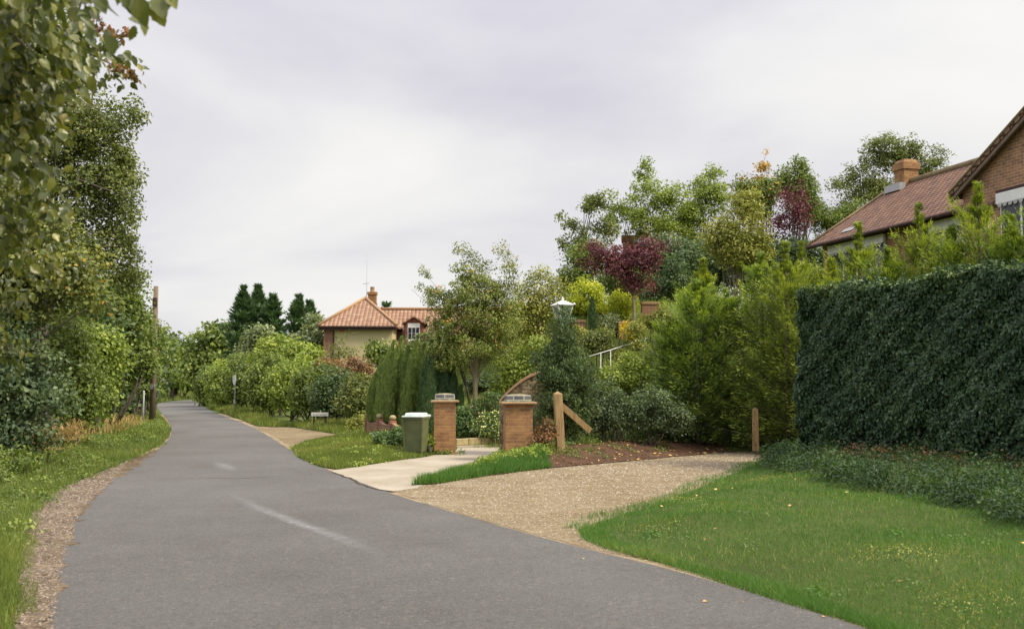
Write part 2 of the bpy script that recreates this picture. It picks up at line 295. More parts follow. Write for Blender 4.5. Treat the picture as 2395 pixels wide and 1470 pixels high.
# ------------------------------------------------------------------ object helpers
def link(o, parent=None):
    COL.objects.link(o)
    if parent is not None: o.parent = parent
    return o
def tag(o, label=None, cat=None, group=None, kind=None):
    if label: o['label'] = label
    if cat: o['category'] = cat
    if group: o['group'] = group
    if kind: o['kind'] = kind
    return o
def empty(name, loc=(0, 0, 0), rz=0, label=None, cat=None, group=None):
    o = bpy.data.objects.new(name, None); o.location = loc; o.rotation_euler = (0, 0, rz); COL.objects.link(o)
    o.empty_display_size = 0.2
    return tag(o, label, cat, group)
def mesh_np(name, V, faces_n, nv, mat, parent=None, tint=None, smooth=False):
    """V (n,3), faces of constant size nv laid out consecutively if faces_n is int, else index array (k,nv)"""
    me = bpy.data.meshes.new(name)
    if isinstance(faces_n, int): idx = np.arange(faces_n * nv, dtype=np.int32); k = faces_n
    else: idx = np.asarray(faces_n, dtype=np.int32).ravel(); k = len(idx) // nv
    me.vertices.add(len(V)); me.vertices.foreach_set('co', np.asarray(V, dtype=np.float32).ravel())
    me.loops.add(len(idx)); me.loops.foreach_set('vertex_index', idx)
    me.polygons.add(k); me.polygons.foreach_set('loop_start', np.arange(0, k * nv, nv, dtype=np.int32))
    if smooth: me.polygons.foreach_set('use_smooth', np.ones(k, dtype=bool))
    if tint is not None:
        a = me.attributes.new('tint', 'FLOAT', 'FACE'); a.data.foreach_set('value', np.clip(tint, 0, 1).astype(np.float32))
    me.update(calc_edges=True)
    if mat: me.materials.append(mat)
    o = bpy.data.objects.new(name, me); link(o, parent)
    return o
class MB:
    def __init__(s): s.v = []; s.f = []; s.sm = []
    def add(s, vs, fs, smooth=False):
        b = len(s.v); s.v += [tuple(map(float, v)) for v in vs]; s.f += [tuple(b + i for i in f) for f in fs]; s.sm += [smooth] * len(fs); return s
    def box(s, x0, x1, y0, y1, z0, z1, top=(1, 1), c=None):
        cx, cy = (x0 + x1) / 2, (y0 + y1) / 2; hx, hy = (x1 - x0) / 2, (y1 - y0) / 2
        v = [(cx - hx, cy - hy, z0), (cx + hx, cy - hy, z0), (cx + hx, cy + hy, z0), (cx - hx, cy + hy, z0)]
        v += [(cx - hx * top[0], cy - hy * top[1], z1), (cx + hx * top[0], cy - hy * top[1], z1), (cx + hx * top[0], cy + hy * top[1], z1), (cx - hx * top[0], cy + hy * top[1], z1)]
        return s.add(v, [(0, 3, 2, 1), (4, 5, 6, 7), (0, 1, 5, 4), (1, 2, 6, 5), (2, 3, 7, 6), (3, 0, 4, 7)])
    def tube(s, pts, rad, n=6, caps=True):
        pts = [Vector(p) for p in pts]
        if not hasattr(rad, '__len__'): rad = [rad] * len(pts)
        vs = []; fs = []
        for i, p in enumerate(pts):
            d = (pts[min(i + 1, len(pts) - 1)] - pts[max(i - 1, 0)])
            d = d.normalized() if d.length > 1e-9 else Vector((0, 0, 1))
            a = d.cross(Vector((0, 0, 1)) if abs(d.z) < 0.95 else Vector((1, 0, 0))).normalized(); b = d.cross(a)
            for k in range(n):
                t = 2 * math.pi * k / n
                vs.append(p + (a * math.cos(t) + b * math.sin(t)) * rad[i])
        for i in range(len(pts) - 1):
            for k in range(n):
                fs.append((i * n + k, (i + 1) * n + k, (i + 1) * n + (k + 1) % n, i * n + (k + 1) % n))
        s.add(vs, fs, True)
        if caps:
            m = len(s.v) - len(vs)
            s.f.append(tuple(m + k for k in range(n))[::-1][::-1]); s.sm.append(False)
            s.f.append(tuple(m + (len(pts) - 1) * n + k for k in range(n))[::-1]); s.sm.append(False)
        return s
    def lathe(s, prof, c=(0, 0, 0), n=16):
        vs = []; fs = []
        for (r, z) in prof:
            for k in range(n):
                t = 2 * math.pi * k / n; vs.append((c[0] + r * math.cos(t), c[1] + r * math.sin(t), c[2] + z))
        for i in range(len(prof) - 1):
            for k in range(n): fs.append((i * n + k, i * n + (k + 1) % n, (i + 1) * n + (k + 1) % n, (i + 1) * n + k))
        return s.add(vs, fs, True)
    def build(s, name, mat, parent=None, bevel=0, uv=True, xf=None):
        vs = [xf(v) for v in s.v] if xf else s.v
        me = bpy.data.meshes.new(name); me.from_pydata(vs, [], s.f); me.update()
        me.polygons.foreach_set('use_smooth', s.sm)
        me.materials.append(mat)
        o = bpy.data.objects.new(name, me); link(o, parent)
        if uv: auto_uv(me)
        if bevel:
            b = o.modifiers.new('bevel', 'BEVEL'); b.width = bevel; b.segments = 2; b.limit_method = 'ANGLE'
        return o
def auto_uv(me):
    uvl = me.uv_layers.new(name='UVMap')
    for p in me.polygons:
        n = p.normal
        if abs(n.z) > 0.98: u = Vector((1, 0, 0)); v = Vector((0, 1, 0))
        else:
            u = Vector((0, 0, 1)).cross(n).normalized(); v = n.cross(u)
        for li in p.loop_indices:
            co = me.vertices[me.loops[li].vertex_index].co
            uvl.data[li].uv = (co.dot(u), co.dot(v))

# ------------------------------------------------------------------ polygons and sheets
def densify(poly, step=0.35, jit=0.0, closed=True):
    out = []; n = len(poly)
    for i in range(n if closed else n - 1):
        a = np.array(poly[i]); b = np.array(poly[(i + 1) % n]); L = np.linalg.norm(b - a)
        dist = np.linalg.norm((a + b) / 2); st = step * max(1, dist / 20)
        k = max(1, int(L / st)); d = (b - a) / max(L, 1e-6); nn = np.array([-d[1], d[0]])
        for j in range(k):
            p = a + (b - a) * j / k
            if jit and j: p = p + nn * rng.normal(0, jit)
            out.append((float(p[0]), float(p[1])))
    if not closed: out.append(tuple(poly[-1]))
    return out
def smooth_line(pts, it=2):
    for _ in range(it):
        q = [pts[0]]
        for a, b in zip(pts[:-1], pts[1:]):
            a = np.array(a); b = np.array(b); q += [tuple(a * .75 + b * .25), tuple(a * .25 + b * .75)]
        q.append(pts[-1]); pts = q
    return pts
def inside(poly, P):
    poly = np.array(poly); x, y = P[:, 0], P[:, 1]; c = np.zeros(len(P), bool); j = len(poly) - 1
    for i in range(len(poly)):
        xi, yi = poly[i]; xj, yj = poly[j]
        m = ((yi > y) != (yj > y)) & (x < (xj - xi) * (y - yi) / (yj - yi + 1e-12) + xi)
        c ^= m; j = i
    return c
def edist(poly, P):
    poly = np.array(poly); d = np.full(len(P), 1e9)
    for i in range(len(poly)):
        a = poly[i]; b = poly[(i + 1) % len(poly)]; ab = b - a; L2 = max(ab @ ab, 1e-9)
        t = np.clip(((P - a) @ ab) / L2, 0, 1); q = a + t[:, None] * ab
        d = np.minimum(d, np.linalg.norm(P - q, axis=1))
    return d
def mound_z(poly, P, Hh, fall, z0=0.0225):
    d = edist(poly, P); x, y = P[:, 0], P[:, 1]
    bump = 0.02 * np.sin(x * 2.1 + y * 1.3) + 0.02 * np.sin(x * 0.9 - y * 1.7 + 1)
    return np.where(inside(poly, P) | (d < 0.06), z0 + (Hh + bump) * sstep(d / fall), 0.012)
def sheet(name, poly, mat, z=0.004, Hh=0, fall=1.0, grid=None, step=0.35, jit=0.02, kind='structure', zfun=None):
    b = densify(poly, step, jit)
    pts = [Vector(p) for p in b]; nb = len(b)
    if grid:
        A = np.array(b); x0, y0 = A.min(0); x1, y1 = A.max(0)
        gx, gy = np.meshgrid(np.arange(x0, x1, grid), np.arange(y0, y1, grid)); G = np.c_[gx.ravel(), gy.ravel()]
        G += rng.normal(0, grid * 0.12, G.shape); G = G[inside(b, G)]
        G = G[edist(b, G) > grid * 0.4]
        pts += [Vector((float(g[0]), float(g[1]))) for g in G]
    r = delaunay_2d_cdt(pts, [], [list(range(nb))], 1, 1e-5)
    V = np.array([(v.x, v.y) for v in r[0]])
    if zfun is not None: Z = zfun(V)
    elif Hh: Z = mound_z(poly, V, Hh, fall)
    else: Z = np.full(len(V), z)
    fs = [tuple(f) for f in r[2]]
    V3 = np.c_[V, Z]
    F3 = []
    for f in fs:
        a, b_, c = V3[f[0]], V3[f[1]], V3[f[2]]
        if (b_[0] - a[0]) * (c[1] - a[1]) - (b_[1] - a[1]) * (c[0] - a[0]) < 0: f = f[::-1]
        F3.append(f)
    o = mesh_np(name, V3, np.array(F3), 3, mat, smooth=bool(Hh or zfun))
    return tag(o, kind=kind)

# ------------------------------------------------------------------ foliage
def unit(v): return v / np.maximum(np.linalg.norm(v, axis=1, keepdims=True), 1e-9)
def leaf_quads(C, A, Nn, L, W, tint, name, mat, parent, fold=0.15):
    """rhombic leaves: C base points, A long axis, Nn normals"""
    A = unit(A); B = unit(np.cross(Nn, A)); Nn = np.cross(A, B)
    L = np.broadcast_to(L, (len(C),))[:, None]; W = np.broadcast_to(W, (len(C),))[:, None]
    mid = C + A * L * 0.45 - Nn * L * fold * 0.5
    V = np.stack([C, mid + B * W * 0.5 + Nn * W * fold, C + A * L - Nn * L * fold, mid - B * W * 0.5 + Nn * W * fold], 1).reshape(-1, 3)
    return mesh_np(name, V, len(C), 4, mat, parent, tint)
def ellip_samples(blobs, n, shell=0.55):
    """blobs: list of (centre, (rx,ry,rz))"""
    vol = np.array([b[1][0] * b[1][1] * b[1][2] for b in blobs]) ** 0.8; vol /= vol.sum()
    k = rng.choice(len(blobs), n, p=vol); d = unit(rng.normal(size=(n, 3)))
    r = shell + (1 - shell) * rng.random(n) ** 0.6
    r = np.where(rng.random(n) < 0.2, rng.random(n) ** 0.4 * shell, r)
    C = np.array([b[0] for b in blobs])[k]; Rr = np.array([b[1] for b in blobs])[k]
    return C + d * Rr * r[:, None], d, k
def px_blobs(D, bl, depth=0.9):
    out = []
    for b in bl:
        px, py, rx, ry = b[:4]; dd = D + (b[4] if len(b) > 4 else 0)
        c = at(px, py, dd); s = dd / F
        out.append((c, (rx * s, max(0.25, (rx + ry) / 2 * s * depth), ry * s)))
    return out
def limbs(mb, base, targets, r0, fork=0.35, wig=0.06, n=6, sway=None):
    """trunk from base to the fork height, then one curved limb per target"""
    base = np.array(base, float); cen = targets.mean(0); 
    f = base + (cen - base) * fork; f[:2] = base[:2] + (cen[:2] - base[:2]) * fork * 0.5
    Lt = np.linalg.norm(cen - base)
    tp = [base - [0, 0, 0.15]]
    for t in (0.25, 0.5, 0.75, 1): tp.append(base + (f - base) * t + rng.normal(0, wig * r0 * 2, 3) * [1, 1, 0])
    mb.tube(tp, [r0 * 1.25, r0 * 1.05, r0 * 0.95, r0 * 0.9, r0 * 0.85], 8)
    for t in targets:
        s0 = rng.uniform(0.6, 1.0); p0 = base + (f - base) * (0.55 + 0.45 * s0); v = t - p0; L = np.linalg.norm(v)
        up = np.array([0, 0, 1.0]); pts = []
        for u in (0, .33, .66, 1):
            q = p0 + v * u + up * L * 0.12 * math.sin(u * math.pi) + rng.normal(0, wig * L * 0.5, 3) * (0 if u in (0,) else 1)
            pts.append(q)
        rr = r0 * rng.uniform(0.9, 1.5) / math.sqrt(max(4, len(targets)))
        mb.tube(pts, [rr, rr * 0.65, rr * 0.38, max(0.004, rr * 0.15)], 5, caps=False)
COUNT = [0]
def plant(name, label, cat, mat, blobs, base, r0=0.08, nc=60, rc=0.25, nl=60, L=0.07, W=0.045, shell=0.55, group=None,
          up=0.45, outw=0.6, droop=0.0, crown='crown', trunk='trunk', nlimb=10, fork=0.35, bark='bark', vert=0.0, tvar=0.5, accents=None, flat=0.7, stems=0, twigs=True):
    bx, by = base[0], base[1]; bz = base[2] if len(base) > 2 else H(bx, by)
    o = empty(name, (bx, by, bz), 0, label, cat, group); org = np.array([bx, by, bz])
    C, d, k = ellip_samples(blobs, nc, shell)
    C[:, 2] = np.maximum(C[:, 2], bz + 0.05)
    mb = MB(); lt = C[rng.choice(len(C), min(nlimb, len(C)), replace=False)]
    if stems:
        for i in range(stems):
            b2 = org + [rng.normal(0, 0.25), rng.normal(0, 0.25), -0.05]; t = lt[i % len(lt)]
            mid = (b2 + t) / 2 + rng.normal(0, 0.12, 3)
            mb.tube([b2, mid, t], [r0, r0 * 0.7, r0 * 0.25], 5, caps=False)
    else: limbs(mb, org, lt, r0, fork)
    if twigs:
        for i in rng.choice(len(C), min(len(C), 40), replace=False):
            j = np.argmin(np.linalg.norm(lt - C[i], axis=1)); a = lt[j]; e = C[i] + d[i] * rc * 0.8
            mb.tube([a, (a + e) / 2 + rng.normal(0, 0.04, 3), e], [r0 * .14, r0 * .1, max(.003, r0 * .05)], 4, caps=False)
    mb.v = [(v[0] - bx, v[1] - by, v[2] - bz) for v in mb.v]
    mb.build(trunk, M[bark], o, uv=False)
    n = nc * nl; ci = np.repeat(np.arange(nc), nl)
    off = rng.normal(0, 1, (n, 3)); off *= np.minimum(1, 1.75 / np.linalg.norm(off, axis=1))[:, None]; off = off * rc * [1, 1, flat] * rng.uniform(0.6, 1.25, nc)[ci][:, None]
    P = C[ci] + off
    P[:, 2] = np.maximum(P[:, 2], bz + 0.02)
    od = unit(off + d[ci] * rc * 1.2)
    Nn = unit(od * outw + rng.normal(0, 0.55, (n, 3)) + np.array([0, 0, up]))
    A = unit(np.cross(Nn, rng.normal(size=(n, 3)))); A = unit(A + od * 0.4 + np.array([0, 0, -droop + vert]))
    sz = rng.uniform(0.65, 1.25, n)
    ct = rng.random(nc)
    tint = tvar * ct[ci] + (1 - tvar) * rng.random(n)
    if accents:
        am, frac = accents; sel = rng.random(n) < frac; 
        leaf_quads(P[sel] - org, A[sel], Nn[sel], L * 0.9, W * 1.3, rng.random(sel.sum()), 'blossom' if 'petal' in am else 'turned_leaves' if am != 'berry' else 'berries', LM[am], o)
        keep = ~sel; P, A, Nn, sz, tint = P[keep], A[keep], Nn[keep], sz[keep], tint[keep]
    leaf_quads(P - org, A, Nn, L * sz, W * sz, tint, crown, LM[mat], o)
    COUNT[0] += n
    return o
def conifer(name, label, mat, base, h, rad, nb=220, bl=26, L=0.16, W=0.022, group=None, cat='conifer', taper=0.9, low=0.03, droop=0.1, tipw=0.5, lean=(0, 0), upang=0.5, trunk=True, wtop=0.0, spray=0.2, core=None, leader=None):
    bx, by = base[0], base[1]; bz = base[2] if len(base) > 2 else H(bx, by)
    o = empty(name, (bx, by, bz), 0, label, cat, group)
    t = low + (1 - low) * (rng.random(nb) ** 1.15); az = rng.random(nb) * 2 * math.pi
    prof = np.clip((1 - t) ** taper, 0, 1) * (0.75 + 0.25 * np.sin(np.clip(t / 0.15, 0, 1) * math.pi / 2)) + 0.03
    if leader:
        prof = np.where(t < leader, np.clip(1 - (t / leader) ** 2.2, 0, 1) ** .7 * 0.93 + 0.07, 0.015 + 0.055 * (1 - t) / (1 - leader)); keepb = (t < leader) | (rng.random(nb) < .45); t, az, prof = t[keepb], az[keepb], prof[keepb]; nb = len(t)
    lobes = 1 + 0.18 * np.sin(az * 3 + rng.random() * 6) + 0.12 * np.sin(t * 25 + az * 2)
    bl_len = rad * prof * lobes * rng.uniform(0.5, 1.25, nb)
    el = (-0.1 + upang * t + 0.15) + rng.normal(0, 0.12, nb)
    D = np.stack([np.cos(az) * np.cos(el), np.sin(az) * np.cos(el), np.sin(el)], 1)
    O = np.stack([lean[0] * t, lean[1] * t, t * h * 0.98], 1)
    mb = MB()
    mb.tube([(0, 0, -0.1), (lean[0] * .5, lean[1] * .5, h * .5), (lean[0], lean[1], h * 0.99)], [h * 0.014 + 0.03, h * 0.009 + 0.015, 0.006], 7)
    for i in range(0, nb, max(1, nb // 60)):
        e = O[i] + D[i] * bl_len[i] * 0.9
        mb.tube([O[i], (O[i] + e) / 2 + [0, 0, -0.02], e], [0.012, 0.008, 0.003], 4, caps=False)
    mb.build('trunk', M['bark'], o, uv=False)
    n = nb * bl; bi = np.repeat(np.arange(nb), bl); s = 0.18 + 0.82 * rng.random(n) ** 0.75
    side = unit(np.cross(D, [0, 0, 1.0]))[bi]
    lat = rng.normal(0, spray, n) * (1.15 - s) * np.maximum(bl_len[bi], 0.4) * 0.9
    P = O[bi] + D[bi] * (bl_len[bi] * s)[:, None] + side * lat[:, None] + np.array([0, 0, 1.0]) * (-droop * s ** 2 * bl_len[bi] + rng.normal(0, 0.05, n) * np.maximum(bl_len[bi], .3))[:, None]
    A = unit(D[bi] * 1.0 + side * (np.sign(lat) * rng.uniform(0.1, 0.9, n))[:, None] + rng.normal(0, 0.25, (n, 3)) + np.array([0, 0, 0.15]))
    Nn = unit(np.array([0, 0, 1.0]) * 0.9 + rng.normal(0, 0.5, (n, 3)))
    P[:, 2] = np.maximum(P[:, 2], 0.02)
    ct = rng.random(nb); tint = 0.26 * ct[bi] + 0.2 * rng.random(n) + tipw * np.clip(s - 0.35, 0, 1) * 0.9 + wtop * t[bi]  # pale new tips; shaded interiors and lit tops also painted into tint
    sz = rng.uniform(0.6, 1.3, n)
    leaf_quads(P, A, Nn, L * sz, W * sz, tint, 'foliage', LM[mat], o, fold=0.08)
    COUNT[0] += n
    return o

def grass(name, poly, zf, n, hh, mat, w=0.006, lean=0.45, kind='stuff', seedtint=None, clump=0.0, dpow=1.4, dref=8, label=None, wk=0.0006, vmax=1e9, arch=False, edge=0.0):
    A = np.array(poly); x0, y0 = A.min(0); x1, y1 = A.max(0); out = []; tot = 0; it = 0
    while tot < n and it < 400:
        it += 1
        P = np.c_[rng.uniform(x0, x1, 40000), rng.uniform(y0, y1, 40000)]
        D = np.maximum(np.linalg.norm(P, axis=1), dref)
        P = P[rng.random(len(P)) < (dref / D) ** dpow]
        if clump:
            q = np.sin(P[:, 0] * 3.1 + 1.7 * np.sin(P[:, 1] * 2.3)) * np.sin(P[:, 1] * 2.7 + 1.3 * np.sin(P[:, 0] * 1.9))
            P = P[rng.random(len(P)) < (1 - clump) + clump * (q * .5 + .5)]
        P = P[inside(poly, P)]
        out.append(P); tot += len(P)
    P = np.concatenate(out)[:n]; n = len(P); D = np.linalg.norm(P, axis=1)
    Z = zf(P); W = np.maximum(w, D * wk) * rng.uniform(0.7, 1.3, n)
    q = 0.5 + 0.5 * np.sin(P[:, 0] * 1.9 + 2.1 * np.sin(P[:, 1] * 1.3)) * np.sin(P[:, 1] * 1.6 + 1.4 * np.sin(P[:, 0] * 1.1))
    h = hh * rng.uniform(0.45, 1.2, n) * (0.8 + 0.5 * q)
    if edge: h = h * (0.12 + 0.88 * sstep(edist(poly, P) / edge))
    az = rng.random(n) * 2 * math.pi; dr = np.stack([np.cos(az), np.sin(az), 0 * az], 1)
    l = np.abs(rng.normal(0, lean, n)) * h
    B = np.c_[P, Z - 0.01]; az2 = rng.random(n) * 2 * math.pi; sd = np.stack([np.cos(az2), np.sin(az2), 0 * az2], 1)
    up = np.array([0, 0, 1.0])
    q2 = 0.5 + 0.5 * np.sin(P[:, 0] * 0.8 + 2.3 * np.sin(P[:, 1] * 0.53 + 1)) * np.sin(P[:, 1] * 0.7 + 1.9 * np.sin(P[:, 0] * 0.47))
    tint = 0.38 * rng.random(n) + 0.2 * q + 0.24 * q2 + (rng.random(n) < 0.16 * q2 ** 3) * 0.5 + 0.25 * rng.random(n) ** 6 + (rng.random(n) > 0.97) * 0.3
    if arch:
        m = B + dr * (l * 0.35)[:, None] + up * (h * 0.7)[:, None]; e = B + dr * (l * 1.2)[:, None] + up * (h * (0.95 - 0.25 * rng.random(n)))[:, None]
        V = np.stack([B - sd * W[:, None] / 2, B + sd * W[:, None] / 2, m + sd * W[:, None] * .35, e, m - sd * W[:, None] * .35], 1).reshape(-1, 3)
        b = (np.arange(n) * 5)[:, None]; fs = np.concatenate([b + [0, 1, 2], b + [0, 2, 4], b + [4, 2, 3]], 1).reshape(-1, 3)
        o = mesh_np(name, V, fs, 3, LM[mat], None, np.repeat(tint, 3))
    else:
        e = B + dr * l[:, None] + up * h[:, None]
        V = np.stack([B - sd * W[:, None] / 2, B + sd * W[:, None] / 2, e], 1).reshape(-1, 3)
        o = mesh_np(name, V, n, 3, LM[mat], None, tint)
    COUNT[0] += n
    tag(o, label, None, None, kind)
    return o

#@@SETTING
# ------------------------------------------------------------------ the ground
def axis(lo, hi, dense, ext):
    a = list(np.arange(lo, hi + 1e-6, dense)); s = dense; v = hi
    while v < ext: s *= 1.35; v += s; a.append(v)
    s = dense; v = lo
    while v > -ext: s *= 1.35; v -= s; a.insert(0, v)
    return np.array(a)
ax = axis(-14, 40, 0.8, 1500); ay = axis(14, 60, 0.8, 1500)
gx, gy = np.meshgrid(ax, ay); gz = hgt(gx, gy)
far = np.hypot(gx, gy)
gz = gz + 14 * sstep((far - 260) / 500)
nx, ny = len(ax), len(ay)
ii = (np.arange(ny - 1)[:, None] * nx + np.arange(nx - 1)[None, :]).ravel()
tag(mesh_np('ground', np.c_[gx.ravel(), gy.ravel(), gz.ravel()], np.stack([ii, ii + 1, ii + nx + 1, ii + nx], 1), 4, M['field'], smooth=True), kind='structure')

# road edges, from the foreground to the far bend
RE = [(12.5, -12), (8.8, -5.5), (5.6, 0.5)] + [gp(*p) for p in [(2050, 1480), (1850, 1420), (1700, 1372), (1560, 1332), (1420, 1298), (1300, 1268), (1180, 1235), (1060, 1200), (960, 1170), (900, 1150), (840, 1128), (780, 1105),
      (730, 1083), (690, 1060), (660, 1040), (625, 1018), (600, 1003), (560, 986), (520, 972), (490, 960), (472, 949), (466, 941)]]
far_r = [gp(470, 936.5), gp(490, 934)]
LE = [(6.0, -13), (3.2, -6.5), (0.4, 0.0)] + [gp(*p) for p in [(112, 1480), (122, 1380), (140, 1290), (165, 1215), (215, 1150), (270, 1112), (330, 1076), (370, 1050), (396, 1028), (402, 1010), (400, 995), (388, 975), (372, 961), (368, 952)]]
far_l = [gp(366, 945), gp(380, 941), gp(410, 937.5), gp(440, 935), gp(465, 933.2), gp(490, 931.6)]
RE = smooth_line(RE + far_r, 2); LE = smooth_line(LE + far_l, 2)
road_poly = RE + LE[::-1]
def offset_line(line, d):
    out = []
    for i, p in enumerate(line):
        a = np.array(line[max(0, i - 1)]); b = np.array(line[min(len(line) - 1, i + 1)]); t = (b - a) / np.linalg.norm(b - a)
        nn = np.array([t[1], -t[0]]); out.append(tuple(np.array(p) + nn * d * (1 + 0.3 * math.sin(i * 1.7))))
    return out
sheet('road', road_poly, M['asphalt'], 0.016, jit=0.022, step=0.3)
i_mid = [i for i, p in enumerate(RE) if p[1] < 70][-1]; j_mid = [i for i, p in enumerate(LE) if p[1] < 70][-1]
sheet('road_edge_dust', offset_line(RE[:i_mid], 0.30) + [tuple(np.array(p) - [0.6, 0]) for p in RE[:i_mid][::-1]], M['dust'], 0.0045, jit=0.03)
sheet('verge_dust', [tuple(np.array(p) + [0.6, 0]) for p in LE[:j_mid]] + offset_line(LE[:j_mid], -0.28)[::-1], M['dust'], 0.005, jit=0.03)

# gravel drive, far gravel entry, concrete apron
P_ = lambda L: [gp(*p) for p in L]
drive = P_([(880, 1130), (960, 1165), (1060, 1196), (1180, 1230), (1300, 1262), (1420, 1292), (1490, 1305), (1500, 1250), (1700, 1130), (1860, 1060)]) + [(7.6, 24.6), (9.5, 25.6), (14, 24.5), (14, 27.0), (8.5, 27.6)] + P_([(1840, 1046), (1600, 1062), (1300, 1080), (1100, 1105), (960, 1125), (900, 1132)])
sheet('gravel_drive', drive, M['gravel'], 0.008, jit=0.03)
sheet('far_gravel_entry', P_([(590, 998), (640, 1018), (700, 1062), (760, 1055), (830, 1012), (850, 1003), (760, 996), (690, 1000), (630, 996)]), M['gravel'], 0.0085, jit=0.03)
sheet('gravel_apron', P_([(640, 1020), (665, 1045), (695, 1068), (740, 1092), (790, 1112), (850, 1135), (905, 1155), (960, 1140), (800, 1080), (690, 1030)]), M['dust'], 0.0065, jit=0.03)
conc = P_([(775, 1104), (800, 1116), (845, 1133), (880, 1144), (915, 1150), (975, 1142), (1080, 1098), (1180, 1060)]) + [gp(1182, 1046), gp(1182, 1041), (-1.0, 29.9), (-1.95, 29.3)] + P_([(1068, 1050), (1010, 1064), (900, 1078), (800, 1092)])
sheet('concrete_drive', conc, M['concrete'], 0.012, jit=0.012, step=0.2)
sheet('loose_chippings', [(-1.3, 3.0), (-3.1, 6.5)] + P_([(30, 1480), (32, 1380), (40, 1290), (68, 1200), (128, 1150), (220, 1112), (300, 1078), (345, 1060), (372, 1052), (330, 1085), (262, 1128), (220, 1170), (172, 1230), (145, 1310), (125, 1400), (110, 1480)]) + [(-2.2, 4.9)], M['chips'], 0.0185, jit=0.05, step=0.2)

# verge mounds
lawn_poly = P_([(1368, 1240), (1385, 1262), (1430, 1284), (1560, 1320), (1700, 1360), (1850, 1408), (2000, 1456), (2120, 1500)]) + [(4.2, 4.6), (6.5, 1.0), (12, 1.0), (14, 10), (11.5, 17.5), (8.6, 22.0), (7.4, 23.6)] + P_([(1850, 1058), (1800, 1076), (1700, 1116), (1560, 1176), (1440, 1212)])
LZ = lambda P: mound_z(lawn_poly, P, 0.16, 1.6)
sheet('lawn_verge', lawn_poly, M['turf'], Hh=0.16, fall=1.6, grid=0.45, jit=0.03, step=0.25)
isl_poly = P_([(684, 1052), (700, 1072), (745, 1092), (790, 1099), (900, 1082), (1000, 1068), (1068, 1052)]) + [(-1.55, 28.9), (-3.6, 29.5), (-4.6, 31.5), (-5.5, 34.5)] + P_([(858, 1003), (830, 1006), (790, 1022), (720, 1036)])
IZ = lambda P: mound_z(isl_poly, P, 0.13, 1.5)
sheet('grass_island', isl_poly, M['turf'], Hh=0.13, fall=1.5, grid=0.5, jit=0.03)
bank_poly = P_([(962, 1136), (1020, 1133), (1150, 1112), (1300, 1094), (1500, 1076), (1700, 1058), (1850, 1050)]) + [(8.2, 28.6), (5.0, 28.8), (1.5, 27.5), (0.35, 26.0), (-0.1, 25.2)] + P_([(1176, 1070), (1120, 1092), (1050, 1112)])
def BZ(P):
    d = edist(bank_poly, P); return np.maximum(0.0225 + (0.30 + 0.02 * np.sin(P[:, 0] * 3)) * sstep(d / 1.7), 0)* 1.0
soil_poly = P_([(1290, 1094), (1500, 1076), (1700, 1058), (1850, 1049), (1830, 1040), (1600, 1042), (1400, 1052), (1270, 1070)])
sheet('garden_bank', bank_poly, M['soil'], zfun=BZ, grid=0.4, jit=0.03)
lv_poly = [(-2.1, 2.8)] + P_([(40, 1480), (40, 1380), (48, 1290), (75, 1200), (135, 1148), (220, 1108), (320, 1070), (380, 1038), (398, 1016), (400, 1002), (385, 981), (368, 966), (362, 956)]) + [(-48, 104), (-60, 104), (-40, 60), (-25, 30), (-14, 10), (-7, 0)]
VZ = lambda P: mound_z(lv_poly, P, 0.14, 2.0)
sheet('left_verge', lv_poly, M['turf'], Hh=0.14, fall=2.0, grid=0.8, jit=0.03)
rv_poly = P_([(640, 999), (600, 996), (560, 979), (520, 966), (490, 955), (476, 946), (472, 940)]) + [(-37, 125), (-20, 125), (-14, 60), (-9.5, 45), (-6, 37)] + P_([(860, 1000), (760, 993), (690, 997)])
RZ = lambda P: mound_z(rv_poly, P, 0.14, 1.5)
sheet('right_verge', rv_poly, M['turf'], Hh=0.14, fall=1.5, grid=1.0, jit=0.03)
fv_poly = P_([(362, 943), (380, 939), (410, 935.3), (440, 933), (466, 931), (500, 929.5)]) + [(-30, 220), (-70, 220), (-60, 120)]
FZ = lambda P: mound_z(fv_poly, P, 0.6, 8)
sheet('far_verge', fv_poly, M['turf'], Hh=0.6, fall=8, grid=5, jit=0.05)

# painted marks
def line_mark(name, pts, w, mat, z=0.0205):
    V = []; Fc = []; UV = []; pts = [np.array(p) for p in pts]; n = len(pts)
    for i, p in enumerate(pts):
        t = pts[min(i + 1, n - 1)] - pts[max(i - 1, 0)]; t = t / np.linalg.norm(t); nn = np.array([-t[1], t[0]])
        ww = w[i] if hasattr(w, '__len__') else w
        V += [(*(p + nn * ww / 2), z), (*(p - nn * ww / 2), z)]; UV += [(i / (n - 1), 0), (i / (n - 1), 1)]
    for i in range(n - 1): Fc.append((2 * i, 2 * i + 1, 2 * i + 3, 2 * i + 2))
    me = bpy.data.meshes.new(name); me.from_pydata(V, [], Fc); uvl = me.uv_layers.new(name='UVMap')
    for l in me.loops: uvl.data[l.index].uv = UV[l.vertex_index]
    me.materials.append(mat); o = bpy.data.objects.new(name, me); link(o); return tag(o, kind='structure')
line_mark('worn_centre_line', P_([(505, 1132), (545, 1160), (610, 1193), (700, 1228), (790, 1260), (880, 1298), (960, 1330)]), [0.2, 0.28, 0.34, 0.34, 0.32, 0.28, 0.2], M['fade'])
line_mark('worn_road_mark', P_([(505, 1078), (525, 1090), (540, 1108)]), [0.35, 0.6, 0.45], M['fade'])
line_mark('transverse_seam', densify(P_([(395, 1124), (470, 1119), (560, 1121), (640, 1116), (700, 1113)]), .5, .03, closed=False), 0.16, M['seam'], z=0.0203)
line_mark('short_white_mark', P_([(270, 1112), (305, 1112), (345, 1110)]), 0.22, M['fade'])

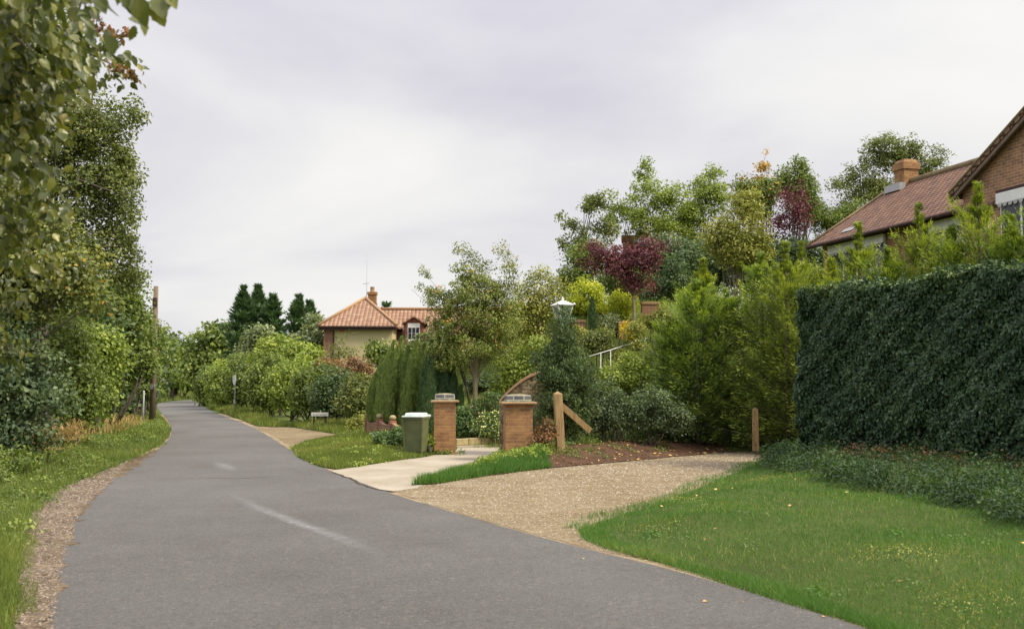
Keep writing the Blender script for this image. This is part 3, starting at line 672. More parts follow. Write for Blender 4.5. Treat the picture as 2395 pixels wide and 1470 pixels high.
line_mark('apron_edge_crack', densify(P_([(778, 1106), (800, 1113), (818, 1119), (835, 1130), (855, 1137), (885, 1147), (925, 1152)]), .25, .03, closed=False), 0.055, M['crack'], z=0.0215)
# grass
grass('lawn_grass', lawn_poly, LZ, 230000, 0.055, 'lawn', w=0.006, lean=0.5)
tall_poly = P_([(1830, 1062), (1880, 1050)]) + [(7.2, 22.3), (8.4, 20.2), (10.8, 15.6), (11.8, 12.5), (8.2, 11.0)] + P_([(2395, 1285), (2250, 1240), (2100, 1190), (1950, 1165), (1840, 1130), (1790, 1095)])
grass('long_verge_grass', tall_poly, LZ, 70000, 0.26, 'rough', w=0.005, wk=0.0004, lean=0.6, clump=0.5, arch=True, edge=1.1)
grass('shaggy_edge_grass', offset_line([p for p in lawn_poly[:9]], -0.16) + offset_line([p for p in lawn_poly[:9]], 0.08)[::-1], LZ, 26000, 0.06, 'lawn', w=0.004, wk=0.0004, lean=0.9)
grass('island_grass', isl_poly, IZ, 70000, 0.11, 'yellowlawn', w=0.01, lean=0.5)
bank_front = P_([(962, 1136), (1020, 1133), (1150, 1112), (1290, 1095), (1260, 1072), (1220, 1058), (1176, 1066), (1120, 1092), (1050, 1112)])
grass('bank_grass', bank_front, BZ, 30000, 0.14, 'lawn', w=0.011, lean=0.6)
def leafy(name, poly, zf, n, nclump, L, hh, mat, r=0.2):
    A = np.array(poly); x0, y0 = A.min(0); x1, y1 = A.max(0); Q = np.c_[rng.uniform(x0, x1, nclump * 12), rng.uniform(y0, y1, nclump * 12)]; Q = Q[inside(poly, Q)][:nclump]
    k = rng.integers(0, len(Q), n); hc = rng.uniform(0.4, 1.1, len(Q)) * hh; off = rng.normal(0, 1, (n, 3)); P2 = Q[k] + off[:, :2] * r * .6
    rr = np.linalg.norm(off[:, :2], axis=1); z = hc[k] * np.clip(1 - (rr / 2.6) ** 2, .05, 1) * rng.uniform(.3, 1, n)
    P = np.c_[P2, zf(P2) + z]; Nn = unit(off * [.5, .5, 0] + rng.normal(0, .5, (n, 3)) + [0, 0, .8]); Av = unit(np.cross(Nn, rng.normal(size=(n, 3)))); s_ = rng.uniform(.6, 1.3, n)
    o = leaf_quads(P, Av, Nn, L * s_, L * .62 * s_, .5 * rng.random(len(Q))[k] + .5 * rng.random(n), name, LM[mat], None); COUNT[0] += n
    return tag(o, kind='stuff')
leafy('bank_ground_cover', P_([(1200, 1090), (1290, 1072), (1500, 1058), (1700, 1046), (1850, 1036), (1850, 1026), (1500, 1028), (1290, 1034), (1195, 1056)]), BZ, 32000, 300, .055, .20, 'roseleaf')
leafy('bank_leafy_weeds', P_([(1090, 1110), (1200, 1095), (1290, 1085), (1270, 1062), (1200, 1062), (1150, 1082)]), BZ, 11000, 110, .05, .24, 'fresh', .16)
leafy('bank_clover', P_([(1080, 1112), (1200, 1098), (1420, 1078), (1600, 1062), (1500, 1056), (1290, 1062), (1190, 1062)]), BZ, 4500, 60, .045, .11, 'mid')
leafy('hedge_foot_brambles', tall_poly, LZ, 100000, 520, .048, .48, 'ivy', .22)
leafy('hedge_foot_dead_stems', [(6.2, 20.6), (7.2, 19.0), (9.9, 13.4), (10.3, 11.6), (9.4, 11.6), (7.4, 15.0), (6.0, 18.0), (5.7, 20)], LZ, 7000, 120, .05, .45, 'russet', .25)
leafy('lawn_clover', lawn_poly, LZ, 9000, 130, .022, .06, 'roseleaf', .2)
leafy('lawn_weeds', lawn_poly, LZ, 6000, 70, .035, .10, 'lawn', .12)
leafy('lawn_moss_patches', lawn_poly, LZ, 9000, 26, .02, .06, 'yellowgreen', .4)
leafy('pillar_foot_weeds', [(-2.3, 25.9), (-1.2, 25.4), (-1.0, 25.75), (-1.4, 26.0), (-2.0, 26.4), (-3.0, 26.2), (-3.0, 25.4), (-2.5, 25.2)], lambda P: np.full(len(P), .02), 2600, 34, .05, .14, 'mid', .1)
leafy('island_weeds', isl_poly, IZ, 7000, 80, .05, .14, 'fresh', .16)
leafy('left_verge_weeds', P_([(30, 1300), (70, 1200), (220, 1104), (390, 1015), (370, 985), (200, 1030), (0, 1110), (-40, 1300)]), VZ, 16000, 170, .05, .18, 'mid', .2)
leafy('verge_nettles', [(-7.6, 15), (-8.8, 20.5), (-11.8, 28), (-15.0, 38), (-17, 44), (-18, 42), (-14.5, 30), (-10.5, 20), (-8.9, 15)], VZ, 22000, 200, .06, .40, 'mid', .3)
grass('left_verge_grass', lv_poly, VZ, 190000, 0.15, 'yellowlawn', w=0.01, lean=0.55, dpow=1.6)
grass('dry_verge_grass', P_([(0, 1120), (60, 1085), (200, 1050), (300, 1020), (345, 995), (300, 985), (150, 1010), (0, 1030)]) , VZ, 2500, 0.32, 'dry', w=0.006, wk=.0005, lean=0.5, clump=0.6, arch=True)
grass('right_verge_grass', rv_poly, RZ, 60000, 0.28, 'yellowlawn', w=0.02, lean=0.5, dref=30, wk=0.0007)
grass('far_verge_grass', fv_poly, FZ, 12000, 0.5, 'yellowlawn', w=0.05, lean=0.5, dref=100)
hx = rng.uniform(-4, 14, 20); hill_poly = [(-5, 30), (1, 28), (6, 27.5), (14, 27), (16, 44), (-5, 44)]
grass('hillside_grass', hill_poly, lambda P: hgt(P[:, 0], P[:, 1]), 60000, 0.22, 'fresh', w=0.02, lean=0.5, clump=0.5, dref=28)

def scatter(name, poly, zf, n, s0, s1, mats, kind='stuff', flat=0.45):
    A = np.array(poly); x0, y0 = A.min(0); x1, y1 = A.max(0); P = np.empty((0, 2)); it = 0
    while len(P) < n and it < 200:
        it += 1
        Q = np.c_[rng.uniform(x0, x1, 20000), rng.uniform(y0, y1, 20000)]; D = np.maximum(np.linalg.norm(Q, axis=1), 7)
        Q = Q[rng.random(len(Q)) < (7 / D) ** 1.5]; P = np.concatenate([P, Q[inside(poly, Q)]])
    P = P[:n]; n = len(P); s = rng.uniform(s0, s1, n) * np.maximum(1, np.linalg.norm(P, axis=1) / 12)
    base = np.array([(1, 0, 0), (0, 1, 0), (-1, 0, 0), (0, -1, 0), (0, 0, 1)], float)
    az = rng.random(n) * 6.28; c, si = np.cos(az), np.sin(az)
    V = base[None] * (s[:, None, None] * np.array([1, 1, flat])) * rng.uniform(0.6, 1.2, (n, 5, 3))
    V = np.stack([V[..., 0] * c[:, None] - V[..., 1] * si[:, None], V[..., 0] * si[:, None] + V[..., 1] * c[:, None], V[..., 2]], -1)
    V += np.c_[P, zf(P)][:, None, :]
    b = (np.arange(n) * 5)[:, None]; fs = np.concatenate([b + [0, 1, 4], b + [1, 2, 4], b + [2, 3, 4], b + [3, 0, 4]], 1).reshape(-1, 3)
    o = mesh_np(name, V.reshape(-1, 3), fs, 3, mats, None, np.repeat(rng.random(n), 4)); return tag(o, kind=kind)
def stone_mat(name, c1, c2, c3):
    m, nt, out = new_mat(name); a = N(nt, 'ShaderNodeAttribute', attribute_name='tint'); r = ramp(nt, [(0, c1), (0.6, c2), (1, c3)], a.outputs['Fac'])
    p = N(nt, 'ShaderNodeBsdfPrincipled'); p.inputs['Roughness'].default_value = 0.85; nt.links.new(r.outputs[0], p.inputs['Base Color']); nt.links.new(p.outputs[0], out.inputs[0]); return m
SM = stone_mat('pebble', (0.15, 0.11, 0.07), (0.26, 0.22, 0.15), (0.46, 0.42, 0.34)); SM2 = stone_mat('chipping', (0.08, 0.058, 0.042), (0.17, 0.13, 0.092), (0.34, 0.28, 0.21))
EDGE = P_([(1368, 1240), (1440, 1212), (1560, 1176), (1700, 1116), (1800, 1076)])
grass('drive_edge_tufts', offset_line(densify(EDGE, 1.0, closed=False), 0.28) + offset_line(densify(EDGE, 1.0, closed=False), -0.3)[::-1], LZ, 5000, 0.09, 'lawn', w=0.006, wk=.0004, lean=0.8, clump=0.9)
E2 = [tuple(np.array(p) + [0.12, 0]) for p in P_([(25, 1440), (30, 1320), (62, 1200), (125, 1148), (222, 1108), (320, 1068), (380, 1038)])]
grass('chipping_edge_tufts', offset_line(densify(E2, 1.0, closed=False), 0.06) + offset_line(densify(E2, 1.0, closed=False), -0.35)[::-1], VZ, 5000, 0.10, 'yellowlawn', w=0.006, wk=.0004, lean=0.8, clump=0.95)
E3 = RE[4:30]
grass('road_edge_weeds', offset_line(E3, 0.34) + offset_line(E3, 0.10)[::-1], lambda P: np.full(len(P), 0.004), 2500, 0.07, 'yellowlawn', w=0.006, wk=.0004, lean=0.9, clump=1.0)
scatter('loose_gravel', drive, lambda P: np.full(len(P), 0.008), 15000, 0.006, 0.014, SM)
scatter('stone_chippings', [(-1.3, 3.0), (-3.1, 6.5)] + P_([(30, 1480), (32, 1380), (40, 1290), (68, 1200), (128, 1150), (220, 1112), (300, 1078), (262, 1128), (190, 1190), (150, 1310), (135, 1400), (125, 1480)]), lambda P: np.full(len(P), 0.018), 9000, 0.006, 0.017, SM2)
scatter('edge_grit', offset_line(RE[4:40], 0.42) + offset_line(RE[4:40], -0.12)[::-1], lambda P: np.full(len(P), 0.014), 5000, 0.004, 0.012, SM)
def fallen(name, poly, zf, n, L, mat='fallen'):
    A = np.array(poly); x0, y0 = A.min(0); x1, y1 = A.max(0); P = np.empty((0, 2))
    for _ in range(50):
        Q = np.c_[rng.uniform(x0, x1, 2000), rng.uniform(y0, y1, 2000)]; P = np.concatenate([P, Q[inside(poly, Q)]])
        if len(P) >= n: break
    P = P[:n]; n = len(P); C = np.c_[P, zf(P)]; A_ = unit(rng.normal(size=(n, 3)) * [1, 1, 0.2]); Nn = unit(rng.normal(0, 0.3, (n, 3)) + [0, 0, 1])
    sz = rng.uniform(0.6, 1.3, n)
    o = leaf_quads(C, A_, Nn, L * sz, L * 0.7 * sz, rng.random(n), name, LM[mat], None); return tag(o, kind='stuff')
fallen('fallen_leaves', lawn_poly, lambda P: LZ(P) + 0.045, 150, 0.055)
fallen('drive_leaf_litter', drive, lambda P: np.full(len(P), .018), 60, 0.045)
fallen('roadside_leaf_litter', offset_line(RE[4:34], 0.3) + offset_line(RE[4:34], -0.5)[::-1], lambda P: np.full(len(P), .022), 50, 0.04)
fallen('bank_leaf_litter', P_([(1290, 1096), (1500, 1078), (1700, 1060), (1820, 1051), (1800, 1038), (1500, 1045), (1290, 1070)]), lambda P: BZ(P) + 0.02, 700, 0.07)
# ------------------------------------------------------------------ brick gate pillars
def pillar(pxc, Y, w, z0, ztop, label, rz):
    c = at(pxc, 1000, Y); o = empty('gate_pillar', (c[0], Y, z0), rz, label, 'pillar', 'brick gate pillars')
    h = ztop - z0; hw = w / 2; capw = hw * 0.93; lw = hw * 1.30; cap_h = 0.15; lh = 0.045
    zs = h - cap_h - lh - 0.02
    m = MB(); m.box(-hw, hw, -hw, hw, -0.2, zs); m.build('shaft', M['brick'], o, bevel=0.008)
    m = MB(); m.box(-lw, lw, -lw, lw, zs + 0.001, zs + lh); m.build('ledge', M['ledge'], o, bevel=0.012)
    m = MB(); m.box(-capw, capw, -capw, capw, zs + lh + 0.001, zs + lh + cap_h, top=(0.96, 0.96)); m.build('coping', M['bluebrick'], o, bevel=0.015)
    m = MB(); m.lathe([(capw * 0.93, 0), (capw * 0.75, 0.012), (capw * 0.5, 0.022), (0.0, 0.026)], (0, 0, zs + lh + cap_h - 0.004), 14); m.build('mortar_top', M['mortar'], o)
    # mortar flaunching round the ledge
    m = MB(); m.box(-lw * 0.98, lw * 0.98, -lw * 0.98, lw * 0.98, zs + lh + 0.0005, zs + lh + 0.014, top=(0.8, 0.8)); m.build('flaunching', M['mortar'], o)
    return o
pillar(1040, 26.0, 0.52, 0.02, at(1040, 919, 26)[2], 'orange brick gate pillar beside the green wheelie bin', R(4))
pillar(1211, 23.7, 0.59, 0.10, at(1211, 921, 23.7)[2], 'wider orange brick gate pillar beside the dark conifer and timber post', R(5))

# ------------------------------------------------------------------ wheelie bin
c = at(973, 1063, 25.3)
o = empty('wheelie_bin', (c[0], 25.3, max(0.0, float(IZ(np.array([[c[0], 25.3]]))[0]) if inside(isl_poly, np.array([[c[0], 25.3]]))[0] else 0.012)), R(-14), 'dark green wheelie bin with pale grey lid on the grass beside a brick pillar', 'bin')
bw, bd, bh = 0.235, 0.27, 0.86
m = MB(); m.box(-bw * .86, bw * .86, -bd * .8, bd * .8, 0.05, bh, top=(1.18, 1.24)); m.build('body', M['bin'], o, bevel=0.03)
m = MB(); m.box(-bw * 1.06, bw * 1.06, -bd * 1.06, bd * 1.1, bh - 0.045, bh + 0.0); m.build('rim', M['bin'], o, bevel=0.012)
lid = MB(); L0 = bw * 1.12; D0 = bd * 1.15
lid.add([(-L0, -D0, 0), (L0, -D0, 0), (L0, D0, 0.0), (-L0, D0, 0.0), (-L0, -D0, 0.035), (L0, -D0, 0.035), (L0, D0, .06), (-L0, D0, .06)],
        [(0, 3, 2, 1), (4, 5, 6, 7), (0, 1, 5, 4), (1, 2, 6, 5), (2, 3, 7, 6), (3, 0, 4, 7)])
lidm = lid.build('lid', M['binlid'], o, bevel=0.02); lidm.location = (0, 0, bh + 0.004)
m = MB(); m.box(-L0 * .84, L0 * .84, -D0 * .72, D0 * .8, 0.036, 0.105, top=(.93, .82)); pm = m.build('lid_panel', M['binlid'], lidm, bevel=0.02)
m = MB(); m.tube([(-L0 * .95, D0 + .05, bh + .02), (L0 * .95, D0 + .05, bh + .02)], 0.017, 8)
for s in (-1, 1): m.tube([(s * L0 * .8, D0 - .04, bh - .02), (s * L0 * .8, D0 + .05, bh + .02)], 0.017, 6)
m.build('handle', M['bin'], o)
for s in (-1, 1):
    m = MB(); m.tube([(s * (bw * .98), bd * .86, .10), (s * (bw * .98) + s * .05, bd * .86, .10)], 0.10, 18); w = m.build('wheel', M['black'], o)
    m = MB(); m.tube([(s * (bw * .98) + s * .049, bd * .86, .10), (s * (bw * .98) + s * .056, bd * .86, .10)], 0.05, 12); m.build('hub', M['bin'], w)
m = MB(); m.tube([(-bw * .95, bd * .86, .10), (bw * .95, bd * .86, .10)], 0.012, 6); m.build('axle', M['metal'], o)
for s in (-1, 1):
    m = MB(); m.box(s * bw * .86 - .022, s * bw * .86 + .022, -bd * .82 - .02, -bd * .82 + .03, 0.03, bh - .05, top=(1, 1)); m.v = [(v[0] * (1 + .18 * v[2] / bh), v[1] * (1 + .22 * v[2] / bh), v[2]) for v in m.v]; m.build('corner_rib', M['bin'], o, bevel=.008)

# ------------------------------------------------------------------ scalloped low wall with stones on its piers
a = at(860, 985, 33.2); b = at(952, 1000, 28.6); L = math.hypot(b[0] - a[0], b[1] - a[1])
o = empty('low_wall', (a[0], a[1], 0.02), math.atan2(b[1] - a[1], b[0] - a[0]), 'low scalloped brown brick wall with round stones on its piers behind the grass island', 'wall')
V = []; Fc = []; K = 36
for i in range(K + 1):
    u = L * i / K; ph = (i % 12) / 12; top = 0.62 - 0.10 * math.sin(math.pi * ph) - 0.0 * i
    V += [(u, -.06, -.1), (u, -.06, top), (u, .06, top), (u, .06, -.1)]
for i in range(K):
    q = 4 * i; Fc += [(q, q + 4, q + 5, q + 1), (q + 1, q + 5, q + 6, q + 2), (q + 2, q + 6, q + 7, q + 3)]
Fc += [(0, 1, 2, 3), (4 * K + 3, 4 * K + 2, 4 * K + 1, 4 * K)]
m = MB(); m.add(V, Fc); m.build('panel', M['redbrick'], o)
for i in range(4):
    u = L * i / 3; m = MB(); m.box(u - .09, u + .09, -.09, .09, -.1, .66); p = m.build('pier', M['redbrick'], o, bevel=.005)
    m = MB(); m.lathe([(0.0, 0), (.06, .01), (.095, .05), (.10, .09), (.07, .14), (0, .16)], (u, 0, .655), 10); m.build('round_stone', M['stone'], p)

# ------------------------------------------------------------------ stone edging between the pillars
a = at(1062, 1040, 28.6); b = at(1178, 1030, 29.6); L = math.hypot(b[0] - a[0], b[1] - a[1])
o = empty('stone_edging', (a[0], a[1], 0.0), math.atan2(b[1] - a[1], b[0] - a[0]), 'low yellow stone edging across the back of the drive between the pillars', 'edging')
n = 4
for i in range(n):
    m = MB(); m.box(L * i / n + .008, L * (i + 1) / n - .008, -.10, .10, .075, .245 + .01 * (i % 2)); m.build('block', M['stone'], o, bevel=.02)
m = MB(); m.box(-.02, L + .02, -.16, .14, -.05, .072); m.build('footing', M['concrete'], o, bevel=.012)

# ------------------------------------------------------------------ curved wall behind the right pillar
a = at(1168, 940, 26.2); b = at(1262, 880, 26.6); L = b[0] - a[0]
o = empty('curved_wall', (a[0], 26.4, 0.1), 0.0, 'flint garden wall sweeping up in a curve with brick coping behind a gate pillar', 'wall')
V = []; Fc = []; VC = []; FC = []; K = 16
for i in range(K + 1):
    u = L * 1.12 * i / K; t = i / K; top = (a[2] - .12) + (b[2] - a[2] + 0.06) * math.sin(t * math.pi / 2 * 0.95) ** 0.9 * 1.06
    V += [(u, -.11, -.3), (u, -.11, top), (u, .11, top), (u, .11, -.3)]
    VC += [(u, -.145, top + .002), (u, -.13, top + .075), (u, .13, top + .075), (u, .145, top + .002)]
for i in range(K):
    q = 4 * i; Fc += [(q, q + 4, q + 5, q + 1), (q + 1, q + 5, q + 6, q + 2), (q + 2, q + 6, q + 7, q + 3)]
    FC += [(q, q + 4, q + 5, q + 1), (q + 1, q + 5, q + 6, q + 2), (q + 2, q + 6, q + 7, q + 3), (q + 3, q + 7, q + 4, q)]
Fc += [(0, 1, 2, 3), (4 * K + 3, 4 * K + 2, 4 * K + 1, 4 * K)]; FC += [(0, 1, 2, 3), (4 * K + 3, 4 * K + 2, 4 * K + 1, 4 * K)]
m = MB(); m.add(V, Fc); m.build('flint_panel', M['flint'], o)
m = MB(); m.add(VC, FC); m.build('coping', M['ledge'], o)

# ------------------------------------------------------------------ timber posts
Yp = 23.6; bp = at(1313, 1040, Yp); tp = at(1304, 914, Yp); zb = 0.15
o = empty('timber_post', (bp[0], Yp, zb), R(8), 'square timber post with pyramid top and a slanting brace', 'post')
h = tp[2] - zb; sx = tp[0] - bp[0]
m = MB(); q = .088
m.add([(-q, -q, -.2), (q, -q, -.2), (q, q, -.2), (-q, q, -.2), (sx - q, -q, h - .06), (sx + q, -q, h - .06), (sx + q, q, h - .06), (sx - q, q, h - .06), (sx, 0, h)],
      [(0, 1, 5, 4), (1, 2, 6, 5), (2, 3, 7, 6), (3, 0, 4, 7), (4, 5, 8), (5, 6, 8), (6, 7, 8), (7, 4, 8)]); m.build('upright', M['postwood'], o, bevel=.008)
s1 = at(1310, 946, Yp); e1 = at(1382, 1005, Yp + .3)
A1 = Vector((s1[0] - bp[0] - .0, -.02, s1[2] - zb)); B1 = Vector((e1[0] - bp[0], .3, e1[2] - zb - .25)); B1 = A1 + (Vector((e1[0] - bp[0], .25, e1[2] - zb)) - A1) * 1.05
d = (B1 - A1).normalized(); sd = Vector((0, 1, 0)); upv = d.cross(sd).normalized(); vv = []
for P0 in (A1, B1):
    for sy, su in ((-1, -1), (1, -1), (1, 1), (-1, 1)): vv.append(P0 + sd * sy * .05 + upv * su * .065)
m = MB(); m.add(vv, [(0, 3, 2, 1), (4, 5, 6, 7), (0, 1, 5, 4), (1, 2, 6, 5), (2, 3, 7, 6), (3, 0, 4, 7)]); m.build('brace', M['postwood'], o, bevel=.006)
c = at(1767, 1020, 26.0); z0 = 0.28
o = empty('timber_post', (c[0], 26, z0), R(-10), 'short timber post standing alone under the tall conifers', 'post')
m = MB(); m.box(-.08, .08, -.08, .08, -.2, at(1767, 957, 26)[2] - z0, top=(.9, .9)); m.add([(-.072, -.072, at(1767, 957, 26)[2] - z0 + .001), (.072, -.072, at(1767, 957, 26)[2] - z0 + .001), (.072, .072, at(1767, 957, 26)[2] - z0 + .001), (-.072, .072, at(1767, 957, 26)[2] - z0 + .001), (0, 0, at(1767, 957, 26)[2] - z0 + .05)], [(0, 1, 4), (1, 2, 4), (2, 3, 4), (3, 0, 4)])
m.build('upright', M['postwood'], o, bevel=.006)

# ------------------------------------------------------------------ lantern
Y = 28.6; c = at(1316, 750, Y); z0 = H(c[0], Y); g = mpp(Y)
o = empty('garden_lantern', (c[0], Y, z0), R(20), 'white lantern on a post rising behind the dark conifer', 'lamp')
zl = at(1316, 752, Y)[2] - z0; m = MB(); m.lathe([(.05, -.1), (.05, .5), (.035, .55), (.035, zl - .1), (.06, zl - .06), (.035, zl - .02), (.05, zl)], n=12); m.build('pole', M['offwhite'], o)
zt = at(1316, 715, Y)[2] - z0; wt, wb = .21, .10
g1 = MB(); g1.add([(-wb, -wb, zl), (wb, -wb, zl), (wb, wb, zl), (-wb, wb, zl), (-wt, -wt, zt), (wt, -wt, zt), (wt, wt, zt), (-wt, wt, zt)], [(0, 3, 2, 1), (4, 5, 6, 7), (0, 1, 5, 4), (1, 2, 6, 5), (2, 3, 7, 6), (3, 0, 4, 7)]); 
head = g1.build('glass', M['clear'], o)
fr = MB()
for sx_, sy_ in ((-1, -1), (1, -1), (1, 1), (-1, 1)): fr.tube([(sx_ * wb, sy_ * wb, zl), (sx_ * wt, sy_ * wt, zt)], .016, 6)
for (r_, z_) in ((wb, zl), (wt, zt)):
    for k in range(4):
        q = [(-1, -1), (1, -1), (1, 1), (-1, 1)]; fr.tube([(q[k][0] * r_, q[k][1] * r_, z_), (q[(k + 1) % 4][0] * r_, q[(k + 1) % 4][1] * r_, z_)], .018, 6)
fr.build('frame', M['white'], o)
rf = MB(); e = wt + .05; rf.add([(-e, -e, zt + .018), (e, -e, zt + .018), (e, e, zt + .018), (-e, e, zt + .018), (-.04, -.04, zt + .14), (.04, -.04, zt + .14), (.04, .04, zt + .14), (-.04, .04, zt + .14)], [(0, 3, 2, 1), (4, 5, 6, 7), (0, 1, 5, 4), (1, 2, 6, 5), (2, 3, 7, 6), (3, 0, 4, 7)])
rf.build('roof', M['white'], o); m = MB(); m.lathe([(.03, 0), (.045, .03), (.02, .06), (.03, .08), (0, .11)], (0, 0, zt + .14), 10); m.build('finial', M['white'], o)
for s in (-1, 1):
    m = MB(); m.lathe([(.03, 0), (.04, .03), (0, .06)], (s * e * .9, -e * .9, zt + .02), 8); m.build('corner_ball', M['white'], o)

# ------------------------------------------------------------------ white handrail
o = empty('handrail', (at(1403, 880, 30)[0], 30, H(at(1403, 880, 30)[0], 30)), 0, 'thin white handrail climbing the garden slope', 'handrail'); og = np.array(o.location)
p1 = at(1378, 833, 29.8); p2 = at(1428, 818, 30.6); p3 = at(1515, 790, 32.0)
m = MB(); m.tube([p1 - og, p2 - og, p3 - og], .014, 6); m.build('rail', M['offwhite'], o)
for pxx, pyy, yb, Yd in ((1405, 825, 893, 30.2), (1428, 818, 876, 30.6), (1508, 792, 850, 31.9)):
    t_ = at(pxx, pyy, Yd); b_ = np.array([t_[0], Yd, min(at(pxx, yb, Yd)[2], H(t_[0], Yd)) - .1]); m = MB(); m.tube([b_ - og, t_ - og], .013, 6); m.build('baluster', M['offwhite'], o)

# small brick garden walls on the terrace
def gwall(px0, px1, pyt, pyb, Y, label, mat='redbrick'):
    a = at(px0, pyt, Y); b = at(px1, pyb, Y); o = empty('terrace_wall', (a[0], Y, b[2]), R(6), label, 'wall')
    L = b[0] - a[0]; hh = a[2] - b[2]; m = MB(); m.box(0, L, -.1, .1, -.6, hh - .08); m.build('brickwork', M[mat], o)
    m = MB(); m.box(-.02, L + .02, -.13, .13, hh - .079, hh); m.build('coping', M['ledge'], o, bevel=.01)
gwall(1500, 1540, 706, 735, 34.5, 'short stepped brick wall high on the terrace by the tall conifer')
gwall(1335, 1368, 748, 762, 34.0, 'low brick wall on the terrace behind the white lantern')
gwall(1446, 1478, 752, 772, 33.6, 'low brick wall on the terrace under the maroon tree')

# ------------------------------------------------------------------ signs, poles
c = at(356, 985, 50); o = empty('telegraph_pole', (c[0], 50, 0.0), 0, 'weathered wooden telegraph pole on the left verge', 'pole')
zt = at(358, 669, 50)[2]; m = MB(); m.tube([(0, 0, -.3), (0.02, 0, zt * .5), (0.04, 0, zt)], [.15, .13, .105], 12); m.build('shaft', M['polewood'], o)
m = MB(); m.box(-.06, .14, -.16, -.10, zt - .95, zt - .55); m.build('bracket', M['darkwood'], o)
m = MB(); m.box(-.05, .13, -.20, -.13, 1.5, 1.75); m.build('number_plate', M['metal'], o)
c = at(335, 985, 47); o = empty('marker_post', (c[0], 47, 0.05), 0, 'thin pale grey marker post on the left verge beside the telegraph pole', 'post')
m = MB(); m.tube([(0, 0, -.2), (0, 0, at(335, 918, 47)[2])], .036, 8); m.build('shaft', M['greypaint'], o)
m = MB(); m.lathe([(.04, 0), (.043, .03), (0, .06)], (0, 0, at(335, 918, 47)[2] - .01), 8); m.build('cap', M['offwhite'], o)
c = at(549, 956, 62); o = empty('road_sign', (c[0], 62, 0.05), R(-58), 'round pale road sign on a thin post against the roadside hedge', 'sign')
zt = at(543, 890, 62)[2]; m = MB(); m.tube([(0, 0, -.2), (0, 0, zt + .25)], .03, 8); m.build('post', M['metal'], o)
m = MB(); m.tube([(0, -.035, zt), (0, -.055, zt)], .30, 24); p = m.build('disc', M['offwhite'], o)
m = MB(); m.box(-.12, .12, -.05, -.035, zt - 1.35, zt - 1.1); m.build('lower_plate', M['greypaint'], o)
c = at(748, 975, 41); o = empty('nameplate_sign', (c[0], 41, 0.1), R(3), 'low white rectangular name board on short legs in front of the hedge', 'sign')
zt = at(748, 964, 41)[2] - .1; zb_ = at(748, 972.5, 41)[2] - .1; hw = 19.5 * mpp(41)
m = MB(); m.box(-hw, hw, -.02, .02, zb_, zt); pl = m.build('board', M['offwhite'], o, bevel=.004)
x = -hw * .86
mk = MB()
for k in range(13):
    wd = rng.uniform(.022, .036)
    if k != 6:
        mk.box(x, x + .012, -.0225, -.0205, zb_ + .035, zt - .035)
        if k % 2 == 0: mk.box(x + .012, x + wd, -.0225, -.0205, zt - .048, zt - .036)
        if k % 3 == 0: mk.box(x + wd, x + wd + .010, -.0225, -.0205, zb_ + .035, zt - .035)
    x += wd + .013
mk.box(-hw * .86, x, -.0224, -.0206, zb_ + .024, zb_ + .0345); mk.box(-hw*.86, -hw*.86+.010, -.0224,-.0206, zb_+.03, zb_+.04)
mk.build('lettering', M['greypaint'], pl)
for s in (-1, 1): m = MB(); m.box(s * hw * .7 - .03, s * hw * .7 + .03, .021, .06, -.15, zt - .02); m.build('leg', M['darkwood'], o)

# ------------------------------------------------------------------ cottage (middle distance)
Y0 = 70.0; g = mpp(Y0)
xl = at(757, 800, Y0)[0]; xr = at(917, 800, Y0)[0]; ze = at(835, 757, Y0)[2]
o = empty('cottage', ((xl + xr) / 2, Y0, 0), R(0), 'cream and brick cottage with orange hipped pantile roof and dormer', 'house'); ox, oy = (xl + xr) / 2, Y0
hw = (xr - xl) / 2; rise = at(848, 697, 72.6)[2] - ze; DEP = 8.5
pier = 0.62
m = MB(); m.box(-hw + pier, hw, 0, DEP, -.3, ze - .02); m.build('rendered_wall', M['cream'], o)
m = MB(); m.box(-hw, -hw + pier - .003, -.012, DEP, -.3, ze - .02); m.build('brick_wall', M['redbrick'], o)
ov = .32; x0, x1 = -hw - ov, hw + ov; y0 = -ov; hd = 2.65; cx = 0.1
m = MB()
E = ze - .12
m.add([(x0, y0, E), (x1, y0, E), (x1, DEP, E), (x0, DEP, E), (cx, hd, ze + rise), (cx, DEP, ze + rise),
       (x0, y0, E - .1), (x1, y0, E - .1), (x1, DEP, E - .1), (x0, DEP, E - .1)],
      [(0, 1, 4), (1, 2, 5, 4), (3, 0, 4, 5), (3, 5, 2), (6, 7, 1, 0), (7, 8, 2, 1), (9, 6, 0, 3), (6, 9, 8, 7)])
rf = m.build('roof', M['pantile'], o)
m = MB()
for (p, q) in (((x0, y0, E + .03), (cx, hd, ze + rise + .05)), ((x1, y0, E + .03), (cx, hd, ze + rise + .05)), ((cx, hd, ze + rise + .05), (cx, DEP, ze + rise + .05))): m.tube([p, q], .10, 8)
m.build('ridge_tiles', M['ledge'], rf)
m = MB(); m.box(x0 + .06, x1 - .06, y0 - .05, y0 + .02, E - .30, E - .102); m.build('fascia', M['darkwood'], o)
m = MB(); m.tube([(x0, y0 - .09, E - .10), (x1, y0 - .09, E - .10)], .06, 8); m.build('gutter', M['darkwood'], o)
m = MB(); m.tube([(-hw + pier + .03, -.07, 0), (-hw + pier + .03, -.07, E - .2), (-hw + pier - .1, y0 - .05, E - .12)], .045, 8); m.build('downpipe', M['darkwood'], o)
ab = at(799, 768, Y0); m = MB(); m.box(ab[0] - ox - .14, ab[0] - ox + .14, -.13, -.014, ab[2] - .18, ab[2] + .18); m.build('alarm_box', M['orangebox'], o, bevel=.02)
